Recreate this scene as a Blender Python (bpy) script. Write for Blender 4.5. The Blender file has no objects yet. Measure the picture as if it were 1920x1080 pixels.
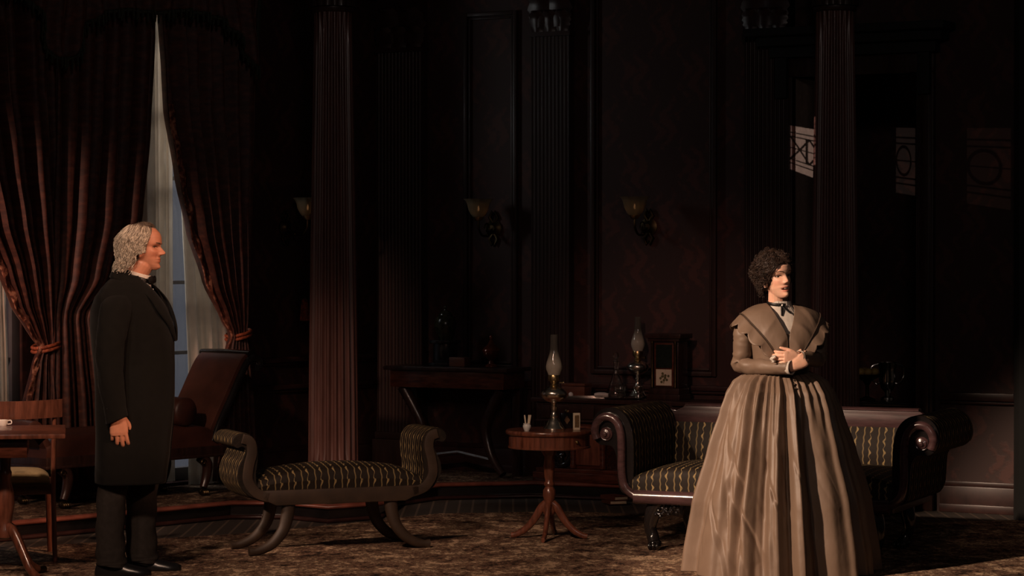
import bpy, bmesh, math, random
from mathutils import Vector, Matrix, noise as mnoise
from math import sin, cos, pi, radians, sqrt, exp, atan2
random.seed(7)
SC = bpy.context.scene
COL = SC.collection

# ---------------------------------------------------------------- camera
CAM_H, FPX, PITCH = 1.58, 4690.0, radians(0.733)
cd = bpy.data.cameras.new('camera'); cam = bpy.data.objects.new('camera', cd); COL.objects.link(cam)
cam.location = (0, 0, CAM_H); cam.rotation_euler = (pi/2 - PITCH, 0, 0)
cd.sensor_width = 36.0; cd.lens = FPX*36/1920; cd.clip_end = 200
SC.camera = cam
SC.view_settings.view_transform = 'Standard'; SC.view_settings.look = 'None'
SC.view_settings.gamma = 1.0; SC.view_settings.use_curve_mapping = False
SC.view_settings.exposure = 0.0

# ---------------------------------------------------------------- world and stage lights
w = bpy.data.worlds.new('world'); SC.world = w; w.use_nodes = True
w.node_tree.nodes['Background'].inputs[0].default_value = (1.0, 0.80, 0.68, 1)
w.node_tree.nodes['Background'].inputs[1].default_value = 0.008

def spot(name, loc, aim, watts, col, size_deg, blend=0.5, radius=0.25):
    l = bpy.data.lights.new(name, 'SPOT'); o = bpy.data.objects.new(name, l); COL.objects.link(o)
    l.energy = watts; l.color = col; l.spot_size = radians(size_deg); l.spot_blend = blend; l.shadow_soft_size = radius
    o.location = loc
    o.rotation_euler = (Vector(aim) - Vector(loc)).to_track_quat('-Z', 'Y').to_euler()
    return o
def area(name, loc, aim, watts, col, sx, sy):
    l = bpy.data.lights.new(name, 'AREA'); o = bpy.data.objects.new(name, l); COL.objects.link(o)
    l.energy = watts; l.color = col; l.shape = 'RECTANGLE'; l.size = sx; l.size_y = sy
    o.location = loc
    o.rotation_euler = (Vector(aim) - Vector(loc)).to_track_quat('-Z', 'Y').to_euler()
    return o
WARM = (1.0, 0.66, 0.44); AMBER = (1.0, 0.52, 0.30); COOL = (0.62, 0.74, 1.0)
spot('stage_spot_on_woman', (-5.6, 7.0, 5.0), (1.32, 12.6, 0.80), 4900, (1.0, 0.70, 0.50), 15, 0.5, 0.16)
spot('stage_spot_on_man', (4.2, 7.2, 4.6), (-1.80, 12.5, 1.20), 1700, (1.0, 0.52, 0.32), 11, 0.5, 0.12)
spot('stage_spot_left_wash', (-2.5, 5.0, 5.8), (-1.3, 12.9, 0.0), 1250, (1.0, 0.66, 0.47), 21, 0.8, 0.25)
spot('stage_spot_centre_wash', (-3.4, 5.0, 6.2), (0.3, 13.2, -0.3), 1150, (1.0, 0.66, 0.47), 19, 0.8, 0.25)
spot('stage_spot_right_wash', (0.9, 4.6, 6.2), (3.25, 14.3, -0.1), 230, (1.0, 0.62, 0.44), 10, 0.8, 0.25)
spot('stage_spot_drapes', (-5.7, 10.2, 3.0), (-2.92, 15.55, 1.45), 760, (1.0, 0.55, 0.40), 18.5, 0.9, 0.12)
spot('stage_spot_column', (-2.1, 5.2, 4.6), (-1.05, 15.1, 0.55), 620, (1.0, 0.62, 0.47), 9, 1.0, 0.15)
spot('stage_spot_left_floor', (-4.6, 5.6, 5.4), (-2.15, 14.6, 0.1), 1150, (1.0, 0.64, 0.46), 20, 1.0, 0.2)
spot('stage_spot_bench', (-5.9, 10.3, 3.4), (-1.35, 13.3, 0.45), 900, (1.0, 0.66, 0.46), 12, 0.9, 0.12)
spot('stage_spot_wall', (-1.8, 6.0, 4.6), (1.1, 16.3, 0.75), 620, (1.0, 0.55, 0.42), 13, 1.0, 0.3)
spot('stage_spot_upper_fill', (0.6, 1.5, 4.6), (0.0, 16.0, 2.3), 165, (1.0, 0.80, 0.72), 44, 1.0, 0.4)
area('daylight_outside_windows', (-3.46, 16.22, 2.95), (-2.10, 16.08, 1.45), 58, (1.0, 0.93, 0.84), 1.0, 0.9)

# ---------------------------------------------------------------- pixel helpers: a pixel becomes a point on a real plane
def ray(px, py):
    a = (px-960)/FPX; b = (540-py)/FPX
    return Vector((a, cos(PITCH)+b*sin(PITCH), -sin(PITCH)+b*cos(PITCH)))
CP = Vector((0, 0, CAM_H))
def P(px, py, Y):
    r = ray(px, py); return CP + r*(Y/r.y)
def F(px, py, z=0.0):
    r = ray(px, py); return CP + r*((z-CAM_H)/r.z)

# ---------------------------------------------------------------- materials
def new_mat(name):
    m = bpy.data.materials.new(name); m.use_nodes = True
    return m, m.node_tree.nodes, m.node_tree.links, m.node_tree.nodes['Principled BSDF']
def mth(N, L, op, a, b=None, c=None):
    n = N.new('ShaderNodeMath'); n.operation = op
    for i, v in enumerate((a, b, c)):
        if v is None: continue
        if isinstance(v, (int, float)): n.inputs[i].default_value = v
        else: L.new(v, n.inputs[i])
    return n.outputs[0]
def ramp(N, L, fac, stops, interp='LINEAR'):
    r = N.new('ShaderNodeValToRGB'); r.color_ramp.interpolation = interp
    e = r.color_ramp.elements
    while len(e) < len(stops): e.new(0.5)
    for i, (p, c) in enumerate(stops):
        e[i].position = p; e[i].color = (c[0], c[1], c[2], 1)
    L.new(fac, r.inputs[0]); return r.outputs[0]
def coords(N, L, kind='Object', scale=(1, 1, 1)):
    t = N.new('ShaderNodeTexCoord'); mp = N.new('ShaderNodeMapping')
    mp.inputs['Scale'].default_value = scale
    L.new(t.outputs[kind], mp.inputs[0]); return mp.outputs[0]
def noise_tex(N, L, vec, scale, detail=4, rough=0.55, out='Fac'):
    n = N.new('ShaderNodeTexNoise'); n.inputs['Scale'].default_value = scale
    n.inputs['Detail'].default_value = detail; n.inputs['Roughness'].default_value = rough
    L.new(vec, n.inputs['Vector']); return n.outputs[out]
def mixc(N, L, fac, a, b):
    n = N.new('ShaderNodeMix'); n.data_type = 'RGBA'
    if isinstance(fac, (int, float)): n.inputs[0].default_value = fac
    else: L.new(fac, n.inputs[0])
    for i, v in ((6, a), (7, b)):
        if isinstance(v, tuple): n.inputs[i].default_value = (v[0], v[1], v[2], 1)
        else: L.new(v, n.inputs[i])
    return n.outputs[2]
def bump(N, L, B, h, strength=0.3, dist=0.01):
    b = N.new('ShaderNodeBump'); b.inputs['Strength'].default_value = strength; b.inputs['Distance'].default_value = dist
    L.new(h, b.inputs['Height']); L.new(b.outputs[0], B.inputs['Normal'])
def mat(name, c, rough=0.5, metal=0.0, var=0.25, scale=12, stretch=(1, 1, 1), bmp=0.0, coat=0.0, sheen=0.0, spec=0.5, trans=0.0, sub=0.0, bdist=0.004):
    m, N, L, B = new_mat(name)
    v = coords(N, L, 'Object', stretch)
    f = noise_tex(N, L, v, scale)
    d = tuple(x*(1-var) for x in c); e = tuple(min(1, x*(1+var)) for x in c)
    L.new(ramp(N, L, f, [(0.3, d), (0.7, e)]), B.inputs['Base Color'])
    B.inputs['Roughness'].default_value = rough; B.inputs['Metallic'].default_value = metal
    B.inputs['Specular IOR Level'].default_value = spec
    B.inputs['Coat Weight'].default_value = coat; B.inputs['Coat Roughness'].default_value = 0.12
    B.inputs['Sheen Weight'].default_value = sheen
    B.inputs['Transmission Weight'].default_value = trans
    if sub: B.inputs['Subsurface Weight'].default_value = sub; B.inputs['Subsurface Radius'].default_value = (0.02, 0.008, 0.004)
    if bmp: bump(N, L, B, noise_tex(N, L, v, scale*2.5, 5), bmp, bdist)
    return m

M = {}
M['mahogany'] = mat('mahogany_wood', (0.085, 0.024, 0.013), 0.26, var=0.5, scale=9, stretch=(1.2, 6, 6), coat=0.35)
M['mahogany_red'] = mat('red_mahogany_wood', (0.150, 0.050, 0.029), 0.28, var=0.5, scale=10, stretch=(5, 5, 0.8), coat=0.4)
M['dark_wood'] = mat('dark_stained_wood', (0.030, 0.013, 0.010), 0.30, var=0.45, scale=9, stretch=(5, 5, 0.7), coat=0.25)
M['column_wood'] = mat('brown_painted_column_wood', (0.108, 0.048, 0.039), 0.34, var=0.3, scale=6, stretch=(4, 4, 0.5), coat=0.1)
M['pilaster_wood'] = mat('dark_pilaster_wood', (0.036, 0.019, 0.016), 0.42, spec=0.35, var=0.3, scale=6, stretch=(4, 4, 0.5), coat=0.05)
M['trim_wood'] = mat('dark_trim_wood', (0.034, 0.013, 0.011), 0.36, var=0.35, scale=7, stretch=(2, 2, 2))
M['nosing'] = mat('red_brown_nosing_wood', (0.20, 0.060, 0.040), 0.34, var=0.35, scale=9)
M['plaster'] = mat('pale_hall_plaster', (0.30, 0.225, 0.19), 0.8, var=0.15, scale=30)
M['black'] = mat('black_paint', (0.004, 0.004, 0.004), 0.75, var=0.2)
M['ebony'] = mat('ebonised_wood', (0.010, 0.008, 0.008), 0.16, var=0.3, coat=0.6)
M['rosewood'] = mat('polished_rosewood', (0.060, 0.030, 0.031), 0.24, var=0.4, scale=9, stretch=(1, 6, 6), coat=0.7)
M['bench_wood'] = mat('matt_brown_bench_wood', (0.036, 0.021, 0.013), 0.55, var=0.35, scale=10, bmp=0.1)
M['brass'] = mat('old_brass', (0.50, 0.37, 0.18), 0.28, 1.0, var=0.25)
M['dark_brass'] = mat('dark_bronze', (0.075, 0.05, 0.025), 0.42, 1.0, var=0.4)
M['silver'] = mat('silver', (0.74, 0.70, 0.64), 0.20, 1.0, var=0.12)
M['nickel'] = mat('tarnished_nickel', (0.84, 0.78, 0.67), 0.24, 1.0, var=0.2)
M['white_china'] = mat('white_china', (0.72, 0.70, 0.66), 0.22, var=0.05)
M['linen'] = mat('white_linen', (0.58, 0.52, 0.46), 0.85, var=0.08, scale=60, bmp=0.15)
M['paper'] = mat('cream_paper', (0.62, 0.52, 0.38), 0.75, var=0.1)
M['leather'] = mat('brown_leather', (0.060, 0.019, 0.012), 0.48, var=0.35, scale=7, bmp=0.12)
M['seat_cream'] = mat('cream_seat_cover', (0.50, 0.36, 0.18), 0.8, var=0.12, scale=40)
M['coat'] = mat('black_broadcloth', (0.0046, 0.0042, 0.0035), 0.92, spec=0.15, var=0.2, scale=30, sheen=0.04, bmp=0.08)
M['lapel'] = mat('black_satin_lapel', (0.004, 0.0035, 0.0035), 0.6, spec=0.3, var=0.2, scale=30)
M['trousers'] = mat('charcoal_trouser_wool', (0.021, 0.017, 0.015), 0.9, spec=0.2, var=0.2, scale=40, bmp=0.08)
M['shoe'] = mat('black_shoe_leather', (0.008, 0.008, 0.009), 0.3, var=0.2)
M['ribbon'] = mat('black_ribbon', (0.006, 0.005, 0.005), 0.45, var=0.2)
M['grey_hair'] = mat('grey_white_hair', (0.44, 0.38, 0.30), 0.5, var=0.35, scale=45)
M['silver_hair'] = mat('silver_white_hair', (0.66, 0.58, 0.47), 0.5, var=0.2, scale=45)
M['darker_hair'] = mat('darker_grey_hair', (0.20, 0.16, 0.12), 0.55, var=0.3, scale=45)  # darker tone of the grey hair, mixed in among the other locks
M['grey_scalp_hair'] = mat('grey_under_hair', (0.13, 0.10, 0.075), 0.7, var=0.4, scale=40)
M['dark_top_hair'] = mat('thinning_brown_grey_hair', (0.075, 0.052, 0.036), 0.6, var=0.4, scale=45)
M['brown_hair'] = mat('dark_brown_hair', (0.026, 0.012, 0.007), 0.62, var=0.5, scale=40)
M['brow'] = mat('brown_eyebrow_hair', (0.06, 0.025, 0.014), 0.7, var=0.3)
M['eye_white'] = mat('eye_white', (0.34, 0.27, 0.23), 0.2, var=0.03)
M['iris'] = mat('dark_iris', (0.025, 0.016, 0.012), 0.1, var=0.3)
M['teeth'] = mat('teeth', (0.62, 0.55, 0.46), 0.35, var=0.05)
M['pearl'] = mat('pearl_button', (0.85, 0.80, 0.74), 0.2, var=0.05)
M['red_fringe'] = mat('red_gold_braid', (0.36, 0.085, 0.035), 0.55, var=0.6, scale=60, bmp=0.3)
M['green_fringe'] = mat('dark_green_fringe', (0.028, 0.032, 0.018), 0.7, var=0.7, scale=70, bmp=0.3)
M['urn'] = mat('dark_green_glazed_urn', (0.030, 0.028, 0.014), 0.22, var=0.9, scale=26)
M['urn_red'] = mat('red_lacquered_urn', (0.12, 0.03, 0.015), 0.14, 0.3, var=0.5, scale=18)
M['fruit'] = mat('yellow_fruit', (0.42, 0.28, 0.08), 0.45, var=0.3)
M['brown_box'] = mat('reddish_wood_box', (0.11, 0.035, 0.018), 0.4, var=0.35, stretch=(1, 5, 5))
M['dark_glass'] = mat('dark_mirror_glass', (0.012, 0.016, 0.012), 0.08, var=0.4, scale=14)

def mat_glass(name, col, rough, alpha):
    m, N, L, B = new_mat(name)
    B.inputs['Base Color'].default_value = (*col, 1); B.inputs['Roughness'].default_value = rough
    B.inputs['Transmission Weight'].default_value = alpha; B.inputs['IOR'].default_value = 1.45
    return m
M['glass'] = mat_glass('clear_glass', (0.96, 0.95, 0.92), 0.06, 1.0)
def mat_translucent(name, col, t=0.5, alpha=1.0, weave=0):
    m, N, L, B = new_mat(name)
    v = coords(N, L, 'Object'); f = noise_tex(N, L, v, 18)
    c = ramp(N, L, f, [(0.3, tuple(x*0.9 for x in col)), (0.7, col)])
    d = N.new('ShaderNodeBsdfDiffuse'); tr = N.new('ShaderNodeBsdfTranslucent'); mx = N.new('ShaderNodeMixShader'); mx.inputs[0].default_value = t
    L.new(c, d.inputs[0]); L.new(c, tr.inputs[0]); L.new(d.outputs[0], mx.inputs[1]); L.new(tr.outputs[0], mx.inputs[2])
    out = N['Material Output']; last = mx.outputs[0]
    if alpha < 1:
        tp = N.new('ShaderNodeBsdfTransparent'); m2 = N.new('ShaderNodeMixShader'); m2.inputs[0].default_value = alpha
        L.new(tp.outputs[0], m2.inputs[1]); L.new(last, m2.inputs[2]); last = m2.outputs[0]
    L.new(last, out.inputs[0]); return m
M['sheer'] = mat_translucent('sheer_white_voile', (0.88, 0.80, 0.70), 0.5, 0.90)
M['frosted'] = mat_translucent('frosted_white_glass', (0.80, 0.77, 0.68), 0.5, 0.90)
M['shade_glass'] = mat_translucent('greenish_opal_glass', (0.27, 0.25, 0.18), 0.5, 0.92)

def mat_emit(name, col, s):
    m, N, L, B = new_mat(name)
    B.inputs['Base Color'].default_value = (0, 0, 0, 1)
    B.inputs['Emission Color'].default_value = (*col, 1); B.inputs['Emission Strength'].default_value = s
    return m
M['flame'] = mat_emit('gas_flame', (1.0, 0.42, 0.16), 9)
M['outside'] = mat_emit('dusk_sky_cloth', (0.42, 0.42, 0.48), 0.15)

def mat_damask(name, dark, light, s=1.0):
    """dark wallpaper with a repeating scrolling motif; object X runs along the wall, Z up"""
    m, N, L, B = new_mat(name)
    t = N.new('ShaderNodeTexCoord'); sp = N.new('ShaderNodeSeparateXYZ')
    nz = N.new('ShaderNodeTexNoise'); nz.inputs['Scale'].default_value = 9; nz.inputs['Detail'].default_value = 3
    L.new(t.outputs['Object'], nz.inputs['Vector'])
    add = N.new('ShaderNodeVectorMath'); add.operation = 'MULTIPLY_ADD'
    L.new(nz.outputs['Color'], add.inputs[0]); add.inputs[1].default_value = (0.07, 0.07, 0.07); L.new(t.outputs['Object'], add.inputs[2])
    L.new(add.outputs[0], sp.inputs[0])
    X, Z = sp.outputs[0], sp.outputs[2]
    k = 2*pi/0.42*s; kz = 2*pi/0.62*s
    ogee = mth(N, L, 'MULTIPLY', mth(N, L, 'COSINE', mth(N, L, 'MULTIPLY', X, k)), mth(N, L, 'COSINE', mth(N, L, 'MULTIPLY', Z, kz)))
    scroll = mth(N, L, 'SINE', mth(N, L, 'ADD', mth(N, L, 'MULTIPLY', X, k*4), mth(N, L, 'MULTIPLY', mth(N, L, 'SINE', mth(N, L, 'MULTIPLY', Z, kz*3)), 2.2)))
    fine = noise_tex(N, L, t.outputs['Object'], 34, 3)
    val = mth(N, L, 'ADD', mth(N, L, 'MULTIPLY', ogee, 0.42), mth(N, L, 'ADD', mth(N, L, 'MULTIPLY', scroll, 0.22), mth(N, L, 'MULTIPLY', fine, 1.1)))
    fac = ramp(N, L, val, [(0.62, (0, 0, 0)), (0.92, (1, 1, 1))])
    L.new(mixc(N, L, fac, dark, light), B.inputs['Base Color'])
    B.inputs['Roughness'].default_value = 0.6
    bump(N, L, B, fac, 0.15, 0.003)
    return m
M['damask'] = mat_damask('dark_red_damask_paper', (0.036, 0.0125, 0.0100), (0.070, 0.021, 0.015))
M['drape'] = None
def mat_drape():
    m, N, L, B = new_mat('red_brown_velvet_drape')
    v = coords(N, L, 'UV', (1, 1, 1))
    f = noise_tex(N, L, v, 26, 4); g = noise_tex(N, L, v, 7, 3)
    c1 = ramp(N, L, f, [(0.42, (0.052, 0.0145, 0.010)), (0.62, (0.105, 0.030, 0.018)), (0.75, (0.15, 0.05, 0.028))])
    L.new(c1, B.inputs['Base Color']); B.inputs['Roughness'].default_value = 0.62
    B.inputs['Sheen Weight'].default_value = 0.25; B.inputs['Sheen Roughness'].default_value = 0.4
    B.inputs['Sheen Tint'].default_value = (0.9, 0.5, 0.35, 1)
    bump(N, L, B, f, 0.25, 0.004); return m
M['drape'] = mat_drape()

def mat_border():
    m, N, L, B = new_mat('leafy_drape_border')
    f = noise_tex(N, L, coords(N, L, 'Object'), 34, 2); g = noise_tex(N, L, coords(N, L, 'Object'), 11, 2)
    v = mth(N, L, 'ADD', mth(N, L, 'MULTIPLY', f, 0.7), mth(N, L, 'MULTIPLY', g, 0.3))
    L.new(ramp(N, L, v, [(0.44, (0.085, 0.022, 0.012)), (0.52, (0.20, 0.055, 0.028)), (0.60, (0.46, 0.20, 0.12))]), B.inputs['Base Color'])
    B.inputs['Roughness'].default_value = 0.7; bump(N, L, B, v, 0.5, 0.01); return m
M['border'] = mat_border()

def mat_stripe(name='black_velvet_with_gold_vine_stripes'):
    """u of the UV map counts stripes, v runs along them in metres"""
    m, N, L, B = new_mat(name)
    t = N.new('ShaderNodeTexCoord'); sp = N.new('ShaderNodeSeparateXYZ'); L.new(t.outputs['UV'], sp.inputs[0])
    U, V = sp.outputs[0], sp.outputs[1]
    wob = mth(N, L, 'MULTIPLY', mth(N, L, 'SINE', mth(N, L, 'MULTIPLY', V, 2*pi/0.040)), 0.050)
    fr = mth(N, L, 'FRACT', mth(N, L, 'ADD', U, wob))
    d1 = mth(N, L, 'ABSOLUTE', mth(N, L, 'SUBTRACT', fr, 0.5))
    nz = noise_tex(N, L, t.outputs['UV'], 55, 3)
    wid = mth(N, L, 'ADD', 0.014, mth(N, L, 'MULTIPLY', mth(N, L, 'POWER', mth(N, L, 'ABSOLUTE', mth(N, L, 'SINE', mth(N, L, 'MULTIPLY', V, pi/0.06))), 3.0), 0.062))
    vine = mth(N, L, 'LESS_THAN', d1, wid)
    fr2 = mth(N, L, 'FRACT', mth(N, L, 'ADD', U, mth(N, L, 'MULTIPLY', wob, -0.45)))
    d2 = mth(N, L, 'ABSOLUTE', mth(N, L, 'SUBTRACT', fr2, 0.06))
    line = mth(N, L, 'LESS_THAN', d2, 0.045)
    broken = mth(N, L, 'GREATER_THAN', nz, 0.42)
    gold = mth(N, L, 'MAXIMUM', mth(N, L, 'MULTIPLY', vine, broken), mth(N, L, 'MULTIPLY', line, 0.55))
    base = ramp(N, L, nz, [(0.3, (0.007, 0.0055, 0.004)), (0.7, (0.020, 0.012, 0.008))])
    L.new(mixc(N, L, gold, base, (0.29, 0.205, 0.09)), B.inputs['Base Color'])
    B.inputs['Roughness'].default_value = 0.7; B.inputs['Specular IOR Level'].default_value = 0.25
    bump(N, L, B, gold, 0.3, 0.003); return m
M['stripe'] = mat_stripe()

def mat_rug(name, gain=1.0):
    m, N, L, B = new_mat(name)
    v = coords(N, L, 'Object', (1, 1, 1)); v2 = coords(N, L, 'Object', (1.0, 0.62, 1))
    big = noise_tex(N, L, v, 3.4, 3); mid = noise_tex(N, L, v2, 17, 5, 0.75); fine = noise_tex(N, L, v2, 60, 2)
    vo = N.new('ShaderNodeTexVoronoi'); vo.inputs['Scale'].default_value = 11; L.new(v2, vo.inputs['Vector'])
    val = mth(N, L, 'ADD', mth(N, L, 'MULTIPLY', mid, 0.68), mth(N, L, 'ADD', mth(N, L, 'MULTIPLY', big, 0.40), mth(N, L, 'ADD', mth(N, L, 'MULTIPLY', fine, 0.52), mth(N, L, 'MULTIPLY', vo.outputs['Distance'], 0.16))))
    g = gain
    c = ramp(N, L, val, [(0.68, (0.010*g, 0.008*g, 0.007*g)), (0.80, (0.040*g, 0.022*g, 0.015*g)), (0.87, (0.135*g, 0.078*g, 0.052*g)), (0.92, (0.05*g, 0.036*g, 0.024*g)), (0.99, (0.30*g, 0.205*g, 0.135*g))])
    L.new(c, B.inputs['Base Color']); B.inputs['Roughness'].default_value = 0.95; B.inputs['Specular IOR Level'].default_value = 0.1
    bump(N, L, B, fine, 0.5, 0.01); return m
M['rug'] = mat_rug('patterned_brown_carpet', 1.65)
M['rug_platform'] = mat_rug('patterned_platform_carpet', 0.8)
def mat_stripe_floor():
    m, N, L, B = new_mat('striped_border_carpet')
    t = N.new('ShaderNodeTexCoord'); sp = N.new('ShaderNodeSeparateXYZ'); L.new(t.outputs['Object'], sp.inputs[0])
    fr = mth(N, L, 'FRACT', mth(N, L, 'MULTIPLY', sp.outputs[0], 1/0.085))
    line = mth(N, L, 'LESS_THAN', fr, 0.16)
    f = noise_tex(N, L, t.outputs['Object'], 50, 3)
    b = ramp(N, L, f, [(0.3, (0.030, 0.022, 0.017)), (0.7, (0.052, 0.036, 0.027))])
    L.new(mixc(N, L, line, b, (0.12, 0.082, 0.058)), B.inputs['Base Color']); B.inputs['Roughness'].default_value = 0.95
    return m
M['floor'] = mat_stripe_floor()
def mat_silk():
    m, N, L, B = new_mat('taupe_brown_silk')
    v = coords(N, L, 'Object', (1, 1, 1)); f = noise_tex(N, L, v, 5, 3); g = noise_tex(N, L, coords(N, L, 'Object', (60, 60, 6)), 4, 3)
    L.new(ramp(N, L, f, [(0.3, (0.165, 0.112, 0.080)), (0.7, (0.205, 0.140, 0.100))]), B.inputs['Base Color'])
    B.inputs['Roughness'].default_value = 0.50; B.inputs['Specular IOR Level'].default_value = 0.42
    h2 = noise_tex(N, L, coords(N, L, 'Object', (1.6, 1.6, 0.8)), 6, 3, 0.5)
    bump(N, L, B, mth(N, L, 'ADD', mth(N, L, 'MULTIPLY', g, 0.03), h2), 0.22, 0.03); return m
M['silk'] = mat_silk()
M['silk_trim'] = mat('dark_brown_silk_piping', (0.070, 0.045, 0.032), 0.5, var=0.2)
def mat_skin(name, base):
    m, N, L, B = new_mat(name)
    a = N.new('ShaderNodeAttribute'); a.attribute_name = 'tint'
    f = noise_tex(N, L, coords(N, L, 'Object'), 40, 3)
    c = ramp(N, L, f, [(0.3, tuple(x*0.93 for x in base)), (0.7, tuple(x*1.05 for x in base))])
    mx = N.new('ShaderNodeMix'); mx.data_type = 'RGBA'; mx.blend_type = 'MULTIPLY'; mx.inputs[0].default_value = 1
    L.new(c, mx.inputs[6]); L.new(a.outputs['Color'], mx.inputs[7])
    L.new(mx.outputs[2], B.inputs['Base Color'])
    B.inputs['Roughness'].default_value = 0.48; B.inputs['Subsurface Weight'].default_value = 0.12
    B.inputs['Subsurface Radius'].default_value = (0.012, 0.005, 0.003); B.inputs['Subsurface Scale'].default_value = 0.5
    return m
M['skin_man'] = mat_skin('ruddy_skin', (0.54, 0.235, 0.142))
M['skin_woman'] = mat_skin('fair_skin', (0.86, 0.50, 0.36))

# ---------------------------------------------------------------- mesh builder
def lerp_keys(keys, t):
    """keys: [(t, v or tuple)], smooth interpolation"""
    if t <= keys[0][0]: return keys[0][1]
    for (t0, v0), (t1, v1) in zip(keys, keys[1:]):
        if t <= t1:
            k = (t-t0)/(t1-t0); k = k*k*(3-2*k)*0.35 + k*0.65
            if isinstance(v0, (tuple, list)): return tuple(a+(b-a)*k for a, b in zip(v0, v1))
            return v0+(v1-v0)*k
    return keys[-1][1]
def catmull(pts, n):
    """n samples per span of a smooth curve through pts (tuples of any size)"""
    out = []
    P_ = [pts[0]] + list(pts) + [pts[-1]]
    for i in range(1, len(P_)-2):
        for j in range(n):
            t = j/n; a, b, c, d = P_[i-1], P_[i], P_[i+1], P_[i+2]
            out.append(tuple(0.5*((2*b[k]) + (-a[k]+c[k])*t + (2*a[k]-5*b[k]+4*c[k]-d[k])*t*t + (-a[k]+3*b[k]-3*c[k]+d[k])*t**3) for k in range(len(b))))
    out.append(tuple(pts[-1])); return out

class MB:
    def __init__(s): s.v = []; s.f = []; s.uv = {}
    def add(s, verts, faces, uvs=None):
        o = len(s.v); s.v += [tuple(p) for p in verts]; s.f += [tuple(i+o for i in f) for f in faces]
        if uvs:
            for i, u in enumerate(uvs): s.uv[o+i] = u
        return s
    def box(s, x0, x1, y0, y1, z0, z1):
        v = [(x, y, z) for z in (z0, z1) for y in (y0, y1) for x in (x0, x1)]
        return s.add(v, [(0, 2, 3, 1), (4, 5, 7, 6), (0, 1, 5, 4), (2, 6, 7, 3), (0, 4, 6, 2), (1, 3, 7, 5)])
    def grid(s, fn, nu, nv, cu=False, cv=False, cap0=False, cap1=False):
        """fn(u, v) -> (point, uv) or point, with u and v in 0..1; u is the ring direction"""
        v, uv = [], []
        for j in range(nv if cv else nv+1):
            for i in range(nu if cu else nu+1):
                r = fn(i/nu, j/nv)
                if len(r) == 2 and hasattr(r[0], '__len__'): v.append(r[0]); uv.append(r[1])
                else: v.append(r)
        W = nu if cu else nu+1; H = nv if cv else nv+1; f = []
        for j in range(nv):
            for i in range(nu):
                a = j*W+i; b = j*W+(i+1) % W; c = ((j+1) % H)*W+(i+1) % W; d = ((j+1) % H)*W+i
                f.append((a, b, c, d))
        if cap0: f.append(tuple(reversed(range(W))))
        if cap1: f.append(tuple((H-1)*W+i for i in range(W)))
        return s.add(v, f, uv or None)
    def rings(s, rings, cap=True):
        n = len(rings[0]); v = [p for r in rings for p in r]; f = []
        for j in range(len(rings)-1):
            for i in range(n):
                f.append((j*n+i, j*n+(i+1) % n, (j+1)*n+(i+1) % n, (j+1)*n+i))
        if cap: f.append(tuple(reversed(range(n)))); f.append(tuple((len(rings)-1)*n+i for i in range(n)))
        return s.add(v, f)
    def lathe(s, prof, seg=24, c=(0, 0, 0), axis='z', cap=True, wave=None):
        R = []
        for r, h in prof:
            ring = []
            for i in range(seg):
                a = 2*pi*i/seg; rr = max(r, 1e-4)*(1 if wave is None else wave(a, h))
                x, y = rr*cos(a), rr*sin(a)
                if axis == 'z': p = (c[0]+x, c[1]+y, c[2]+h)
                elif axis == 'y': p = (c[0]+x, c[1]-h, c[2]+y)      # h runs towards -y
                else: p = (c[0]+h, c[1]+x, c[2]+y)
                ring.append(p)
            R.append(ring)
        return s.rings(R, cap)
    def tube(s, pts, rad, seg=10, flat=1.0, cap=True, up=None):
        """pts: list of 3-vectors, rad: number or list; flat squashes the section along its second axis"""
        pts = [Vector(p) for p in pts]; n = len(pts); R = []
        prev = None
        for i in range(n):
            t = (pts[min(i+1, n-1)]-pts[max(i-1, 0)])
            if t.length < 1e-9: t = Vector((0, 0, 1))
            t.normalize()
            if up is not None: a = Vector(up) - t*t.dot(Vector(up))
            elif prev is None:
                a = Vector((0, 0, 1)) if abs(t.z) < 0.9 else Vector((1, 0, 0)); a = a - t*t.dot(a)
            else: a = prev - t*t.dot(prev)
            if a.length < 1e-6: a = t.orthogonal()
            a.normalize(); prev = a; b = t.cross(a)
            r = rad[i] if isinstance(rad, list) else rad
            if isinstance(r, (list, tuple)): ra, rb = r
            else: ra, rb = r, r*flat
            R.append([pts[i]+a*(ra*cos(2*pi*k/seg))+b*(rb*sin(2*pi*k/seg)) for k in range(seg)])
        return s.rings(R, cap)
    def limb(s, pts, rad, seg=14, n=6):
        """smooth limb with rounded ends"""
        pr = catmull([tuple(p)+(r,) for p, r in zip(pts, rad)], n)
        P3 = [Vector(p[:3]) for p in pr]; rr = [p[3] for p in pr]
        t0 = (P3[0]-P3[1]).normalized(); t1 = (P3[-1]-P3[-2]).normalized()
        a = [P3[0]+t0*rr[0]*k for k in (0.98, 0.8, 0.45)]; ar = [rr[0]*k for k in (0.2, 0.6, 0.89)]
        b = [P3[-1]+t1*rr[-1]*k for k in (0.45, 0.8, 0.98)]; br = [rr[-1]*k for k in (0.89, 0.6, 0.2)]
        return s.tube(a+P3+b, ar+rr+br, seg)
    def prism(s, poly, y0, y1):
        """poly in (x, z), extruded from y0 to y1"""
        n = len(poly); v = [(x, y0, z) for x, z in poly]+[(x, y1, z) for x, z in poly]
        f = [tuple(range(n)), tuple(reversed(range(n, 2*n)))]
        f += [(i, i+n, (i+1) % n+n, (i+1) % n) for i in range(n)]
        return s.add(v, f)
    def slab(s, poly, z0, z1):
        n = len(poly); v = [(x, y, z0) for x, y in poly]+[(x, y, z1) for x, y in poly]
        f = [tuple(reversed(range(n))), tuple(range(n, 2*n))]
        f += [(i, (i+1) % n, (i+1) % n+n, i+n) for i in range(n)]
        return s.add(v, f)
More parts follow.
